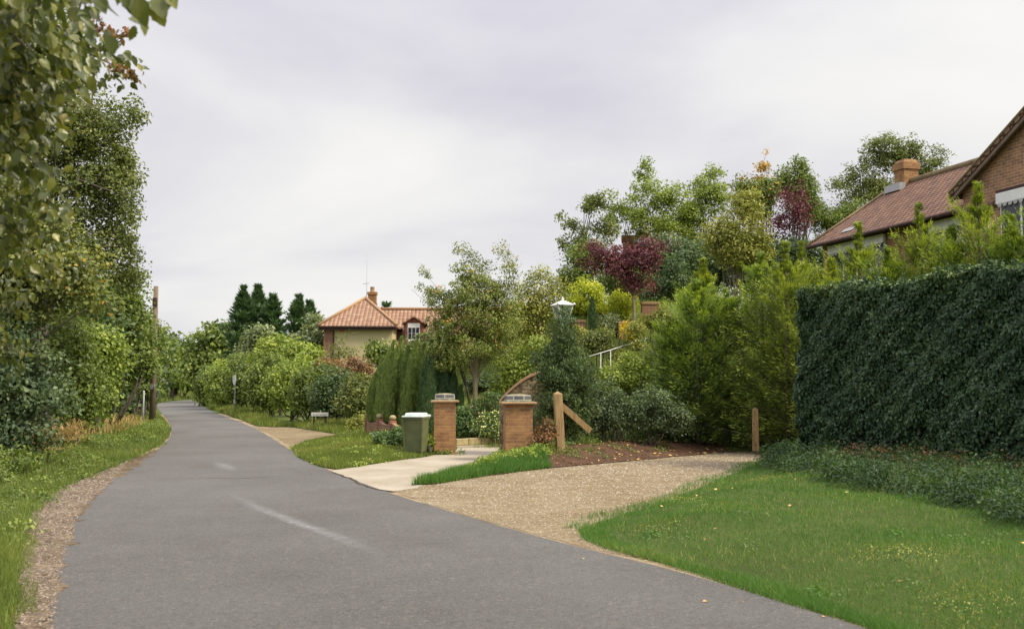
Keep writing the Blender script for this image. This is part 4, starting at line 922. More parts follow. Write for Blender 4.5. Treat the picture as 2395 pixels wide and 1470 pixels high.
# chimney
cc = at(871, 690, 73.5); zt = at(871, 683, 73.5)[2]; m = MB(); cw = .27
m.box(cc[0] - ox - cw, cc[0] - ox + cw, 3.5 - cw, 3.5 + cw, ze + .4, zt - .18); m.box(cc[0] - ox - cw - .05, cc[0] - ox + cw + .05, 3.5 - cw - .05, 3.5 + cw + .05, zt - .179, zt)
ch = m.build('chimney', M['brick'], o)
m = MB(); m.lathe([(.17, 0), (.15, .05), (.14, .33), (.16, .36), (.12, .36), (.1, .3)], (cc[0] - ox, 3.5, zt), 10); m.build('chimney_pot', M['ledge'], ch)
m = MB(); aa = cc[0] - ox - .38; m.tube([(aa, 3.4, ze + 1), (aa, 3.4, zt + .75)], .018, 5)
m.tube([(aa - .25, 3.4, zt + .55), (aa + .15, 3.4, zt + .62)], .013, 4)
for k in range(4): m.tube([(aa - .22 + k * .11, 3.2, zt + .56 + k * .015), (aa - .22 + k * .11, 3.6, zt + .56 + k * .015)], .010, 4)
m.tube([(aa, 3.4, zt + .75), (aa, 3.4, zt + 2.6)], .006, 4); m.build('aerial', M['metal'], o)
# lower right range
zr = at(960, 723, 75.4)[2]; xw0 = hw - .4; xw1 = 9.2; ye = 1.6; zw = 4.05
m = MB(); m.box(hw + .003, xw1, ye + .25, 9.0, -.3, zw); m.build('range_wall', M['redbrick'], o)
m = MB(); yr = 5.4
m.add([(xw0, ye, zw - .1), (xw1 + .2, ye, zw - .1), (xw1 + .2, yr, zr), (xw0 - 2.0, yr, zr), (xw1 + .2, 9.2, zw - .1), (xw0 - 2, 9.2, zw - .1), (xw0, ye, zw - .2), (xw1 + .2, ye, zw - .2), (xw1 + .2, 9.2, zw - .2), (xw0 - 2, 9.2, zw - .2)],
      [(0, 1, 2, 3), (3, 2, 4, 5), (6, 7, 1, 0), (7, 8, 4, 2, 1), (9, 6, 0, 3, 5), (6, 9, 8, 7)])
rr = m.build('range_roof', M['pantile'], o); m = MB(); m.tube([(xw0 - 2, yr, zr + .04), (xw1 + .2, yr, zr + .04)], .10, 8); m.build('range_ridge', M['ledge'], rr)
def dormer(pxc, px_half, py_peak, py_eave, py_bot, dy):
    yy = Y0 + dy; c = at(pxc, py_eave, yy); xa = c[0] - ox; hwid = px_half * mpp(yy); zp = at(pxc, py_peak, yy)[2]; zev = c[2]; zb = at(pxc, py_bot, yy)[2]
    m = MB(); m.box(xa - hwid, xa + hwid, dy, dy + 3, zb - .5, zev); d = m.build('dormer', M['redwood'], o)
    e = .22; m = MB(); zz = zev - .08
    m.add([(xa - hwid - e, dy - .2, zz), (xa, dy - .2, zp), (xa + hwid + e, dy - .2, zz), (xa - hwid - e, dy + 3.2, zz), (xa, dy + 3.2, zp), (xa + hwid + e, dy + 3.2, zz),
           (xa - hwid - e, dy - .2, zz - .1), (xa, dy - .2, zp - .1), (xa + hwid + e, dy - .2, zz - .1), (xa - hwid - e, dy + 3.2, zz - .1), (xa, dy + 3.2, zp - .1), (xa + hwid + e, dy + 3.2, zz - .1)],
          [(0, 1, 4, 3), (1, 2, 5, 4), (6, 7, 1, 0), (7, 8, 2, 1), (9, 10, 7, 6), (10, 11, 8, 7)])
    m.build('dormer_roof', M['pantile'], d)
    m = MB(); m.add([(xa - hwid, dy + .01, zev), (xa + hwid, dy + .01, zev), (xa, dy + .01, zp - .14)], [(0, 1, 2)]); m.build('gable', M['redwood'], d)
    m = MB(); m.box(xa - hwid * .72, xa + hwid * .72, dy - .03, dy - .008, zb, zev - .1); fr_ = m.build('window', M['white'], d)
    m = MB(); wz0, wz1 = zb + .12, zev - .38
    for k in range(3):
        for j in range(2):
            w_ = hwid * 1.36 / 3; h_ = (wz1 - wz0) / 2
            m.box(xa - hwid * .68 + k * w_ + .02, xa - hwid * .68 + (k + 1) * w_ - .02, dy - .042, dy - .032, wz0 + j * h_ + .015, wz0 + (j + 1) * h_ - .015)
    m.build('panes', M['glass'], fr_)
    m = MB(); m.box(xa - hwid * .85, xa + hwid * .85, dy - .12, dy - .045, zb - .12, zb - .002); m.build('sill', M['greypaint'], fr_)
dormer(968, 20, 738, 752, 797, 2.2)
dormer(1040, 20, 738, 752, 797, 2.2)

# ------------------------------------------------------------------ brick bungalow on the right
ang = math.atan2(-.968, .252)
o = empty('brick_bungalow', (10.86, 38, 0), 0, 'red brick bungalow with brown tiled roof, chimney and gable above the hedge', 'house')
# local: u toward the camera along the facade, w into the house
U = Vector((.252, -.968, 0)); Wd = Vector((.968, .252, 0))
xf = lambda v: tuple(U * v[0] + Wd * v[1] + Vector((0, 0, v[2])))
EZ = 6.79; RZ_ = EZ + 2.1; rw = 3.26; bw2 = 6.6
m = MB(); m.box(.1, 18, .1, bw2, 1.2, EZ - .03)
m.add([(.1, .1, EZ - .03), (.1, rw, RZ_ - .12), (.1, bw2 - .1, EZ - .03)], [(0, 1, 2), (2, 1, 0)]); m.build('wall', M['redbrick'], o, xf=xf)
ev = .35; ez = EZ - ev * 2.1 / 3.26
m = MB(); th = .10
m.add([(-.2, -ev, ez), (18.3, -ev, ez), (18.3, rw, RZ_), (-.2, rw, RZ_), (18.3, bw2 + ev, ez), (-.2, bw2 + ev, ez),
       (-.2, -ev, ez - th), (18.3, -ev, ez - th), (18.3, rw, RZ_ - th), (-.2, rw, RZ_ - th), (18.3, bw2 + ev, ez - th), (-.2, bw2 + ev, ez - th)],
      [(0, 3, 2, 1), (3, 5, 4, 2), (0, 1, 7, 6), (4, 5, 11, 10), (0, 6, 9, 3), (3, 9, 11, 5), (1, 2, 8, 7), (2, 4, 10, 8), (6, 7, 8, 9), (9, 8, 10, 11)])
rf = m.build('roof', M['tile'], o, xf=xf)
m = MB(); m.tube([xf((-.25, rw, RZ_ + .03)), xf((18.3, rw, RZ_ + .03))], .11, 8); m.build('ridge_tiles', M['lichen'], rf)
m = MB(); m.tube([xf((-.22, -ev, ez + .04)), xf((-.22, rw, RZ_ + .04))], .05, 6); m.build('verge', M['lichen'], rf)
m = MB(); m.tube([xf((-.2, -ev - .06, ez - .05)), xf((7.9, -ev - .06, ez - .05))], .065, 8); m.build('gutter', M['darkwood'], o)
# chimney at the ridge end
def cpt(px, py, Y): return at(px, py, Y)
cu, cw_ = -.05 + .55, rw; zt = 1.6 + (905 - 379) * 39 / F
m = MB(); q = .29; m.box(cu - q, cu + q, cw_ - q, cw_ + q, RZ_ - .5, zt - .36); m.box(cu - q - .05, cu + q + .05, cw_ - q - .05, cw_ + q + .05, zt - .359, zt - .12); m.box(cu - q, cu + q, cw_ - q, cw_ + q, zt - .119, zt, top=(.8, .8))
ch = m.build('chimney', M['brick'], o, xf=xf)
m = MB(); m.box(cu - .5, cu + .42, cw_ - .62, cw_ - q - .003, RZ_ - .34, RZ_ - .06, top=(1, .6)); m.build('lead_flashing', M['greypaint'], ch, xf=xf)
# projecting gabled wing
u0, ua, u1 = 7.84, 12.1, 16.36; WE = 7.05; WA = WE + (ua - u0) * math.tan(R(28.6)); pw = -.5
m = MB(); m.add([(u0 + .3, pw + .25, 1.2), (u1 - .3, pw + .25, 1.2), (u1 - .3, pw + .25, WE + .08), (ua, pw + .25, WA - .1), (u0 + .3, pw + .25, WE + .08), (u0 + .3, 5, 1.2), (u1 - .3, 5, 1.2), (u1 - .3, 5, WE), (u0 + .3, 5, WE)],
                [(0, 4, 3, 2, 1), (0, 5, 8, 4), (1, 2, 7, 6)]); m.build('gable_wall', M['bigbrick'], o, xf=xf)
m = MB(); th = .14
m.add([(u0, pw, WE), (ua, pw, WA), (u1, pw, WE), (u0, 6.5, WE), (ua, 6.5, WA), (u1, 6.5, WE), (u0, pw, WE - th), (ua, pw, WA - th), (u1, pw, WE - th), (u0, 6.5, WE - th), (ua, 6.5, WA - th), (u1, 6.5, WE - th)],
      [(0, 1, 4, 3), (1, 2, 5, 4), (0, 6, 7, 1), (1, 7, 8, 2), (6, 9, 10, 7), (7, 10, 11, 8), (0, 3, 9, 6), (2, 8, 11, 5)])
gr = m.build('gable_roof', M['tile'], o, xf=xf)
m = MB(); m.tube([xf((u0, pw + .03, WE + .02)), xf((ua, pw + .03, WA + .02)), xf((u1, pw + .03, WE + .02))], .055, 6); m.build('verge_tiles', M['lichen'], gr)
m = MB(); m.add([(u0 + .02, pw + .02, WE - th - .01), (ua, pw + .02, WA - th - .01), (ua, pw + .02, WA - th - .13), (u0 + .02, pw + .02, WE - th - .12), (u0 + .02, pw + .10, WE - th - .01), (ua, pw + .10, WA - th - .01), (ua, pw + .10, WA - th - .13), (u0 + .02, pw + .10, WE - th - .12)],
                [(0, 3, 2, 1), (4, 5, 6, 7), (0, 4, 7, 3), (3, 7, 6, 2)]); m.build('bargeboard', M['board'], gr, xf=xf)
def bwin(ua_, ub_, wz, ztop, zbot):
    m = MB(); m.box(ua_, ub_, wz - .06, wz - .005, zbot, ztop); f_ = m.build('window', M['white'], o, xf=xf)
    n = max(2, int((ub_ - ua_) / .7)); m = MB(); s_ = (ub_ - ua_) / n
    for k in range(n): m.box(ua_ + k * s_ + .05, ua_ + (k + 1) * s_ - .05, wz - .072, wz - .061, zbot + .06, ztop - .26)
    m.build('pane', M['glass'], f_, xf=xf)
    m = MB(); m.box(ua_ - .05, ub_ + .05, wz - .16, wz - .075, ztop - .26, ztop + .02)
    k = ua_
    while k < ub_ - .1:
        m.add([(k, wz - .165, ztop - .26), (k + .2, wz - .165, ztop - .26), (k + .15, wz - .165, ztop - .36), (k + .05, wz - .165, ztop - .36)], [(0, 3, 2, 1), (0, 1, 2, 3)]); k += .2
    m.build('valance', M['white'], f_, xf=xf)
    m = MB(); m.box(ua_ - .1, ub_ + .1, wz - .12, wz - .005, ztop + .021, ztop + .11); m.build('lintel', M['darkwood'], f_, xf=xf)
bwin(.7, 3.9, .1, EZ - .33, 5.1)
bwin(6.0, 7.7, .1, EZ - .33, 5.1)
bwin(9.7, 13.6, pw + .25, 6.72, 5.2)
# small flat grey panel on the main roof
m = MB(); sl = 2.1 / 3.26
m.add([(1.2, .1, EZ + .1 * sl + .03), (1.9, .1, EZ + .1 * sl + .03), (1.9, .35, EZ + .35 * sl + .03), (1.2, .35, EZ + .35 * sl + .03)], [(0, 3, 2, 1)]); m.build('roof_panel', M['greypaint'], o, xf=xf)

# house behind the garden trees: chimney and a little roof show
Yh = 47.0; a = at(1425, 590, Yh); b = at(1640, 590, Yh); zr = at(1560, 580, Yh)[2]
o = empty('house', ((a[0] + b[0]) / 2, Yh, 4.3), R(-8), 'house hidden behind the maroon tree showing its brick chimney and orange ridge', 'house'); hw = (b[0] - a[0]) / 2
m = MB(); m.box(-hw + .2, hw - .2, .2, 6.2, -.3, zr - 4.3 - 1.75); m.build('wall', M['redbrick'], o)
m = MB(); ze_ = zr - 4.3 - 1.85
m.add([(-hw, -.2, ze_), (hw, -.2, ze_), (hw, 3.2, zr - 4.3), (-hw, 3.2, zr - 4.3), (hw, 6.6, ze_), (-hw, 6.6, ze_)], [(0, 1, 2, 3), (3, 2, 4, 5), (0, 5, 4, 1), (0, 3, 5), (1, 4, 2)]); m.build('roof', M['pantile'], o)
cx_ = at(1468, 560, Yh)[0] - o.location[0]; zt = at(1468, 527, Yh)[2] - 4.3; m = MB(); m.box(cx_ - .32, cx_ + .32, 2.9, 3.5, ze_, zt - .3); m.box(cx_ - .38, cx_ + .38, 2.84, 3.56, zt - .299, zt); m.build('chimney', M['brick'], o)
m = MB(); m.box(-1.2, .2, .14, .19, .3, 1.2); w = m.build('window', M['white'], o); m = MB(); m.box(-1.1, .1, .12, .138, .38, 1.1); m.build('pane', M['glass'], w)

# ------------------------------------------------------------------ the clipped hedge on the right
def hedge_box(P0, P1, thick, h, label, n, nend):
    P0 = np.array(P0); P1 = np.array(P1); d = P1 - P0; L = np.linalg.norm(d); d /= L; nn = np.array([d[1], -d[0]])
    if nn[0] > 0: nn = -nn        # outward: toward the road
    o = empty('clipped_hedge', (P0[0], P0[1], .05), 0, label, 'hedge'); org = np.array([P0[0], P0[1], .05])
    def wob(u, z): return .06 * np.sin(u * 1.7 + z * 1.3) + .05 * np.sin(u * 4.1 - z * 3.3) + .04 * np.sin(z * 9 + u * 7) + .03 * np.sin(z * 15 - u * 11)
    zmax = lambda u: h + .05 * np.sin(u * 1.9) + .03 * np.sin(u * 6)
    # leaves: face, top, end
    u = rng.uniform(0, L, n); z = h * rng.random(n) ** .9; z = .12 + z * (zmax(u) - .12) / h
    dep = rng.exponential(.07, n); w = wob(u, z) - dep + .03
    w = w - .16 * np.clip((1.0 - z), 0, 1)
    P = np.c_[P0 + d * u[:, None] + nn * w[:, None], z]; Nn = np.c_[np.tile(nn, (n, 1)), np.full(n, .35)] + rng.normal(0, .45, (n, 3)); k = rng.random(n)
    kill = (z < .9) & (k < .35); P, Nn = P[~kill], Nn[~kill]
    nt_ = int(n * .35); u = rng.uniform(0, L, nt_); v = rng.uniform(0, thick, nt_)
    Pt = np.c_[P0 + d * u[:, None] - nn * v[:, None], zmax(u) - rng.exponential(.05, nt_) + .03 + .04 * np.sin(u * 9 + v * 7)]; Nt = np.array([0, 0, 1.0]) + rng.normal(0, .45, (nt_, 3))
    # a few shoots that stand above the clipped top
    v = rng.uniform(0, thick, nend); z = rng.uniform(.1, h, nend)
    Pe = np.c_[P0 - nn * v[:, None] - d * (wob(v, z) - rng.exponential(.07, nend))[:, None] * 1.0, z]; Ne = np.c_[np.tile(-d, (nend, 1)), np.full(nend, .3)] + rng.normal(0, .45, (nend, 3))
    nb_ = n // 3; u = rng.uniform(0, L, nb_); z = rng.uniform(.2, h, nb_); Pb = np.c_[P0 + d * u[:, None] - nn * (thick + wob(u, z))[:, None], z]; Nb = np.c_[np.tile(-nn, (nb_, 1)), np.full(nb_, .3)] + rng.normal(0, .45, (nb_, 3))
    ns_ = 260; us = rng.uniform(0, L, ns_); vs_ = rng.uniform(-.05, thick, ns_); hs = rng.uniform(.05, .22, ns_); kk = rng.integers(0, ns_, 5200); fr = rng.random(5200)
    Ps = np.c_[P0 + d * us[kk][:, None] - nn * vs_[kk][:, None] + rng.normal(0, .02, (5200, 2)), zmax(us[kk]) + hs[kk] * fr]; Ns_ = rng.normal(0, 1, (5200, 3)) + [0, 0, .4]
    P = np.concatenate([P, Pt, Pe, Pb, Ps]); Ne = np.concatenate([Ne, Nb]); Nb = Ns_; Nn = unit(np.concatenate([Nn, Nt, Ne, Nb])); A = unit(np.cross(Nn, rng.normal(size=Nn.shape)) + np.array([0, 0, -.35])); s = rng.uniform(.6, 1.25, len(P))
    q = np.sin(P[:, 0] * 2.2 + P[:, 2] * 1.9) * np.sin(P[:, 1] * 1.7 - P[:, 2] * 2.6)
    tint = .5 * rng.random(len(P)) + .25 * (q * .5 + .5) + .3 * rng.random(len(P)) ** 8; tint[n - kill.sum():n - kill.sum() + nt_] += .3; tint += .22 * np.clip((P[:, 2] - h + .45) / .45, 0, 1)   # lighter toward the clipped top, its lit edge painted into the tint
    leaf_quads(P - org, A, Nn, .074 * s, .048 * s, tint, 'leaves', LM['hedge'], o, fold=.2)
    m = MB(); K = 30; J = 14; V = []
    for i in range(K + 1):
        for j in range(J + 1):
            uu = L * i / K; zz = .05 + (zmax(uu) - .19) * j / J; ww = wob(uu, zz) - .17 - .2 * max(0, 1 - zz); V.append((*(d * uu + nn * ww), zz - .05))
    fs = [(i * (J + 1) + j, i * (J + 1) + j + 1, (i + 1) * (J + 1) + j + 1, (i + 1) * (J + 1) + j) for i in range(K) for j in range(J)]
    m.add(V, fs, True)
    hh = h - .16
    a0 = d * .17 - nn * .15; b0 = d * L - nn * .15; a1 = d * .17 - nn * (thick - .1); b1 = d * L - nn * (thick - .1)
    m.add([(*a0, 0), (*b0, 0), (*b1, 0), (*a1, 0), (*a0, hh), (*b0, hh), (*b1, hh), (*a1, hh)], [(4, 5, 6, 7), (3, 0, 4, 7), (2, 3, 7, 6), (1, 2, 6, 5)])
    m.build('twig_core', M['twig'], o, uv=False)
    return o
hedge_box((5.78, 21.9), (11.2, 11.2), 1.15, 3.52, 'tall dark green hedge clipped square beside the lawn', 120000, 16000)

# ------------------------------------------------------------------ plants
def PX(px, Y, py=905): return at(px, py, Y)[0]
def bush(name, label, cat, mat, D, bl, basepx=None, **k):
    b = px_blobs(D, bl, k.pop('depth', 0.9)); bx = PX(basepx if basepx is not None else sum(q[0] for q in bl) / len(bl), D)
    return plant(name, label, cat, mat, b, (bx, D), **k)
# far background
wood = 'trees beyond the far bend'
bush('broadleaf_tree', 'rounded mid green tree standing beyond the road bend', 'tree', 'mid', 112, [(500, 830, 62, 68), (465, 860, 45, 50), (540, 850, 45, 60), (520, 790, 35, 32)], 500, nc=130, rc=.75, nl=70, L=.42, W=.3, r0=.3, group=wood, crown='crown')
bush('broadleaf_tree', 'small dark tree on the skyline at the far bend', 'tree', 'dark', 150, [(412, 812, 24, 26), (440, 830, 26, 24), (385, 820, 22, 28)], 412, nc=60, rc=.8, nl=50, L=.5, W=.36, r0=.25, group=wood)
bush('broadleaf_tree', 'light green tree low against the skyline at the far bend', 'tree', 'fresh', 132, [(405, 858, 40, 40), (372, 850, 30, 45)], 400, nc=80, rc=.8, nl=60, L=.45, W=.32, r0=.2, group=wood)
bush('broadleaf_tree', 'tallest grey green tree behind the telegraph pole', 'tree', 'mid', 120, [(372, 835, 26, 55), (350, 850, 40, 60)], 360, nc=80, rc=.8, nl=60, L=.42, W=.3, r0=.25, group=wood)
bush('shrub', 'low dark shrub on the outside of the far bend', 'shrub', 'olive', 150, [(400, 888, 40, 18), (440, 885, 35, 22), (465, 880, 25, 26)], 430, nc=70, rc=.6, nl=55, L=.4, W=.28, r0=.08, stems=5)
bush('shrub', 'russet tinged shrub on the outside of the far bend', 'shrub', 'fresh', 145, [(390, 878, 30, 24), (425, 870, 32, 26), (455, 866, 24, 30)], 410, nc=70, rc=.6, nl=55, L=.4, W=.28, r0=.08, stems=5)
for i, (px, D, pt) in enumerate(((330, 150, 740), (250, 140, 700), (560, 165, 820), (640, 170, 800), (760, 150, 800), (150, 130, 700))):
    bush('broadleaf_tree', ['far tree seen through the roadside thicket', 'far broad tree screened by the roadside thicket', 'far tree just behind the rounded tree', 'far tree behind the tall firs', 'far tree behind the cottage gable', 'far tree screened by the leaning thicket'][i], 'tree', 'mid', D,
         [(px, (pt + 905) / 2, 60, (905 - pt) / 2), (px + 35, (pt + 930) / 2, 45, (900 - pt) / 2.4)], px, nc=60, rc=1.2, nl=45, L=.7, W=.5, r0=.3, group=wood)
firs = 'tall dark firs left of the cottage'
for i, (px, pt, D, r, lab) in enumerate(((566, 668, 84, 1.9, 'pointed dark fir, first of the clump from the road'), (600, 664, 86, 2.1, 'tallest dark fir of the clump by the cottage'), (636, 688, 85, 2.0, 'dark fir with a blunt top on the right of the clump'),
                            (696, 690, 82, 1.75, 'dark fir standing apart just left of the cottage'), (722, 704, 83, 1.6, 'shorter dark fir touching the cottage roofline'))):
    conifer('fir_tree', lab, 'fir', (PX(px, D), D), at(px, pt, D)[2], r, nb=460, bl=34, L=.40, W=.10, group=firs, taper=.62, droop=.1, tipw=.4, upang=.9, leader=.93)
conifer('fir_tree', 'tip of a dark fir peeping over the cottage ridge', 'fir', (PX(903, 88), 88), at(903, 706, 88)[2], 1.6, nb=130, bl=18, L=.42, W=.12, group='dark fir behind the cottage', taper=.6)
# mid left background shrubs
bush('shrub', 'grey green shrub in front of the tall firs', 'shrub', 'grey', 74, [(610, 800, 28, 45), (590, 830, 35, 35)], 605, nc=60, rc=.4, nl=55, L=.24, W=.16, r0=.06, stems=5)
bush('shrub', 'grey willowy shrub between the firs and the cottage', 'shrub', 'grey', 72, [(730, 790, 22, 55), (705, 820, 24, 40)], 725, nc=60, rc=.4, nl=55, L=.24, W=.15, r0=.06, stems=5)
bush('shrub', 'bright yellow green shrub rising from the roadside hedge', 'shrub', 'fresh', 62, [(645, 825, 32, 45), (625, 850, 30, 35)], 640, nc=70, rc=.35, nl=60, L=.2, W=.14, r0=.05, stems=5)
bush('shrub', 'pale green shrub just left of the cottage wall', 'shrub', 'fresh', 60, [(698, 835, 30, 40), (725, 850, 28, 30)], 705, nc=70, rc=.35, nl=60, L=.2, W=.14, r0=.05, stems=5)
bush('shrub', 'thin twiggy shrub against the cream cottage wall', 'shrub', 'olive', 58, [(790, 830, 22, 48), (815, 825, 20, 50), (770, 850, 22, 35)], 795, nc=60, rc=.16, nl=26, L=.13, W=.06, r0=.03, stems=14, shell=.3)
bush('shrub', 'rounded olive bush at the foot of the cottage gable', 'shrub', 'mid', 57, [(885, 825, 28, 26), (915, 835, 22, 26)], 890, nc=60, rc=.25, nl=60, L=.15, W=.11, r0=.04, stems=5)
bush('shrub', 'dull green shrub below the cottage dormer', 'shrub', 'olive', 50, [(950, 830, 35, 28), (1000, 820, 45, 40), (1040, 840, 40, 40)], 990, nc=80, rc=.3, nl=60, L=.14, W=.10, r0=.04, stems=6)
# roadside hedge: separate bushes grown together
hb = 'bushes grown together along the road'
H_ = [(492, 900, 26, 46, 92, 'mid', 'far end bush of the roadside hedge at the bend'), (532, 890, 38, 52, 78, 'fresh', 'bright bush of the roadside hedge left of the round sign'),
      (578, 885, 42, 58, 67, 'mid', 'bush of the roadside hedge just right of the round sign'), (630, 892, 46, 64, 58, 'mid', 'dark leaved bush halfway along the roadside hedge'),
      (688, 895, 50, 68, 51, 'fresh', 'tall fresh green bush of the roadside hedge left of the name board'), (738, 905, 46, 62, 46.5, 'mid', 'bush of the roadside hedge directly above the name board'),
      (768, 880, 30, 40, 47.5, 'russet', 'reddish brown bush in the roadside hedge, left of two'), (785, 915, 42, 55, 43.5, 'dark', 'dark low bush of the roadside hedge right of the name board'),
      (828, 880, 32, 42, 44.5, 'russet', 'reddish brown bush in the roadside hedge, right of two'), (842, 925, 34, 52, 40, 'olive', 'olive bush ending the roadside hedge by the conifers')]
for (px, py, rx, ry, D, mt, lab) in H_:
    s = D / 45
    bush('hedge_bush', lab, 'bush', mt, D, [(px, py, rx, ry), (px - rx * .4, py + 12, rx * .9, ry * .75), (px + rx * .4, py + 8, rx * .9, ry * .8)], px, nc=150, rc=.24 * s ** .7, nl=70, L=.115 * s, W=.08 * s, r0=.04, stems=8, group=hb, shell=.45, depth=1.1)
bush('shrub', 'yellowish low weeds at the end of the scalloped wall', 'shrub', 'yellowgreen', 35, [(845, 985, 22, 14), (825, 993, 20, 10)], 838, nc=24, rc=.12, nl=50, L=.08, W=.04, r0=.012, stems=5)

# columnar conifer clump behind the low wall
def columns(name, label, D, cols_, mat, base, n=6500, L=.10, W=.028, group=None):
    bx = PX(base, D); o = empty(name, (bx, D, H(bx, D)), 0, label, 'conifer', group); org = np.array([bx, D, H(bx, D)])
    P_all = []; A_all = []; N_all = []; T = []
    mb = MB()
    for (pxb, pyb, pxt, pyt, rpx, dd) in cols_:
        b0 = at(pxb, pyb, D + dd); t0 = at(pxt, pyt, D + dd); r = rpx * mpp(D)
        t = rng.random(n) ** .85; az = rng.random(n) * 6.283; pr = np.clip(np.sin(np.clip(t * .93 + .16, 0, 1) * math.pi) ** .55, 0.08, 1)
        rad = r * pr * (1 + .12 * np.sin(t * 18 + az * 3)) * (1 - np.abs(rng.normal(0, .1, n)))
        od = np.stack([np.cos(az), np.sin(az), 0 * az], 1); bend = np.sin(t * math.pi / 2) ** 1.3
        X = b0 + (t0 - b0) * np.stack([t ** 1.3, t, t], 1)
        P_all.append(X + od * rad[:, None]); A_all.append(unit(od * .45 + np.array([0, 0, 1.0]) + (t0 - b0) * .2 + rng.normal(0, .22, (n, 3)))); N_all.append(unit(od + rng.normal(0, .35, (n, 3)))); T.append(.35 * rng.random() + .6 * rng.random(n))
        mb.tube([b0 - org, (b0 + t0) / 2 - org - [0.02, 0, 0], b0 + (t0 - b0) * .93 - org], [.05, .03, .008], 6)
        # dense inner stems
        mb.tube([b0 - org, b0 + (t0 - b0) * .45 - org, b0 + (t0 - b0) * .85 - org], [r * .5, r * .62, r * .1], 8)
    mb.build('stems', M['twig'], o, uv=False)
    P = np.concatenate(P_all); k = len(P); sz = rng.uniform(.6, 1.3, k)
    leaf_quads(P - org, np.concatenate(A_all), np.concatenate(N_all), L * sz, W * sz, np.concatenate(T), 'foliage', LM[mat], o, .05); COUNT[0] += k
    return o
columns('columnar_conifer', 'light green conifer clump of ribbed upright plumes behind the scalloped wall', 32.5,
        [(872, 985, 898, 838, 18, .6), (884, 990, 922, 800, 20, .2), (902, 993, 940, 792, 20, 0), (920, 996, 956, 812, 20, -.2), (938, 998, 976, 800, 20, -.3), (957, 1000, 994, 806, 20, -.2), (975, 1003, 1010, 798, 19, 0), (905, 990, 918, 828, 17, -.6), (946, 1000, 968, 842, 16, -.8), (890, 992, 905, 862, 15, -.6), (868, 985, 880, 875, 12, .2)], 'juniper', 920)
columns('columnar_conifer', 'dark conifer of upright plumes immediately behind the bin and left pillar', 30.8,
        [(990, 1008, 1010, 800, 17, .4), (1005, 1010, 1028, 792, 18, 0), (1025, 1012, 1045, 815, 18, 0), (1045, 1012, 1062, 860, 17, .1), (1062, 1010, 1078, 905, 14, .2), (1000, 1010, 1012, 850, 16, -.5)], 'fir', 1025)

# the small tree between the pillars
bush('small_tree', 'small spreading tree with a single trunk behind the gate pillars', 'tree', 'apple', 30.5,
     [(1110, 770, 92, 95), (1060, 800, 62, 60), (1160, 790, 58, 70), (1085, 660, 45, 60), (1140, 665, 48, 50), (1190, 640, 22, 45), (1020, 690, 34, 38), (1185, 740, 40, 60), (1072, 600, 16, 35), (1050, 845, 40, 30), (1160, 590, 18, 30), (1120, 715, 78, 70), (1110, 640, 60, 50), (1050, 730, 50, 50), (1165, 690, 50, 50)],
     1110, nc=340, rc=.14, nl=85, L=.066, W=.040, r0=.075, nlimb=20, fork=.52, bark='palebark', shell=.35, tvar=.45)
bush('small_tree', 'thin twiggy shoots reaching left above the small spreading tree', 'tree', 'apple', 31.5, [(1000, 640, 26, 22), (1010, 700, 18, 16), (985, 668, 14, 12)], 1108, nc=16, rc=.08, nl=30, L=.06, W=.035, r0=.04, nlimb=8, fork=.3, twigs=True)
# yellow-green tree to its right
bush('small_tree', 'slender yellow green tree left of the white lantern', 'tree', 'yellowgreen', 34,
     [(1262, 700, 52, 70), (1225, 720, 40, 55), (1295, 690, 30, 50), (1270, 650, 25, 30), (1255, 780, 50, 55), (1225, 800, 35, 40)], 1262, nc=150, rc=.18, nl=60, L=.085, W=.05, r0=.06, nlimb=14, bark='palebark', shell=.35)
# garden shrubs behind
bush('shrub', 'yellow green shrub low behind the small spreading tree', 'shrub', 'yellowgreen', 36, [(1150, 860, 60, 30), (1210, 850, 55, 40), (1090, 870, 45, 30)], 1150, nc=110, rc=.2, nl=60, L=.09, W=.06, r0=.03, stems=8)
bush('shrub', 'dark green shrub under the yellow one beyond the drive', 'shrub', 'dark', 34, [(1130, 905, 40, 24), (1180, 895, 45, 22)], 1150, nc=80, rc=.16, nl=60, L=.08, W=.055, r0=.03, stems=8)
bush('shrub', 'mid green shrub filling the slope behind the curved wall', 'shrub', 'fresh', 31.5, [(1215, 860, 50, 40), (1255, 835, 40, 45), (1180, 900, 35, 30)], 1220, nc=110, rc=.17, nl=60, L=.08, W=.055, r0=.03, stems=8)
bush('rose_bush', 'rose bush with salmon flowers beside the curved wall', 'bush', 'roseleaf', 30.0, [(1150, 945, 36, 28), (1120, 960, 24, 24)], 1140, nc=50, rc=.12, nl=55, L=.06, W=.042, r0=.015, stems=8, accents=('petal_pink', .035), group=None)
bush('rose_bush', 'leafy rose bush with one red bloom right of the left pillar', 'bush', 'roseleaf', 29.5, [(1085, 985, 26, 34), (1105, 1005, 26, 22), (1072, 1005, 14, 22)], 1090, nc=60, rc=.10, nl=60, L=.07, W=.05, r0=.015, stems=8, accents=('petal_pink', .006))
bush('flowering_shrub', 'shrub covered in cream flowers between the gate pillars', 'shrub', 'roseleaf', 29.2, [(1150, 985, 24, 24), (1130, 1000, 24, 20), (1165, 1005, 14, 24)], 1145, nc=60, rc=.10, nl=60, L=.055, W=.04, r0=.012, stems=8, accents=('petal_cream', .13))
bush('weeds', 'clump of dark leaved weeds on the grass left of the bin', 'plant', 'roseleaf', 26.6, [(905, 1028, 26, 14), (930, 1022, 18, 18), (885, 1022, 16, 10)], 910, nc=50, rc=.09, nl=50, L=.08, W=.05, r0=.01, stems=6)
bush('weeds', 'pale green weeds between the bin and the left pillar', 'plant', 'fresh', 25.9, [(1006, 1030, 10, 26), (1000, 1052, 14, 10)], 1004, nc=26, rc=.06, nl=40, L=.07, W=.035, r0=.008, stems=6)

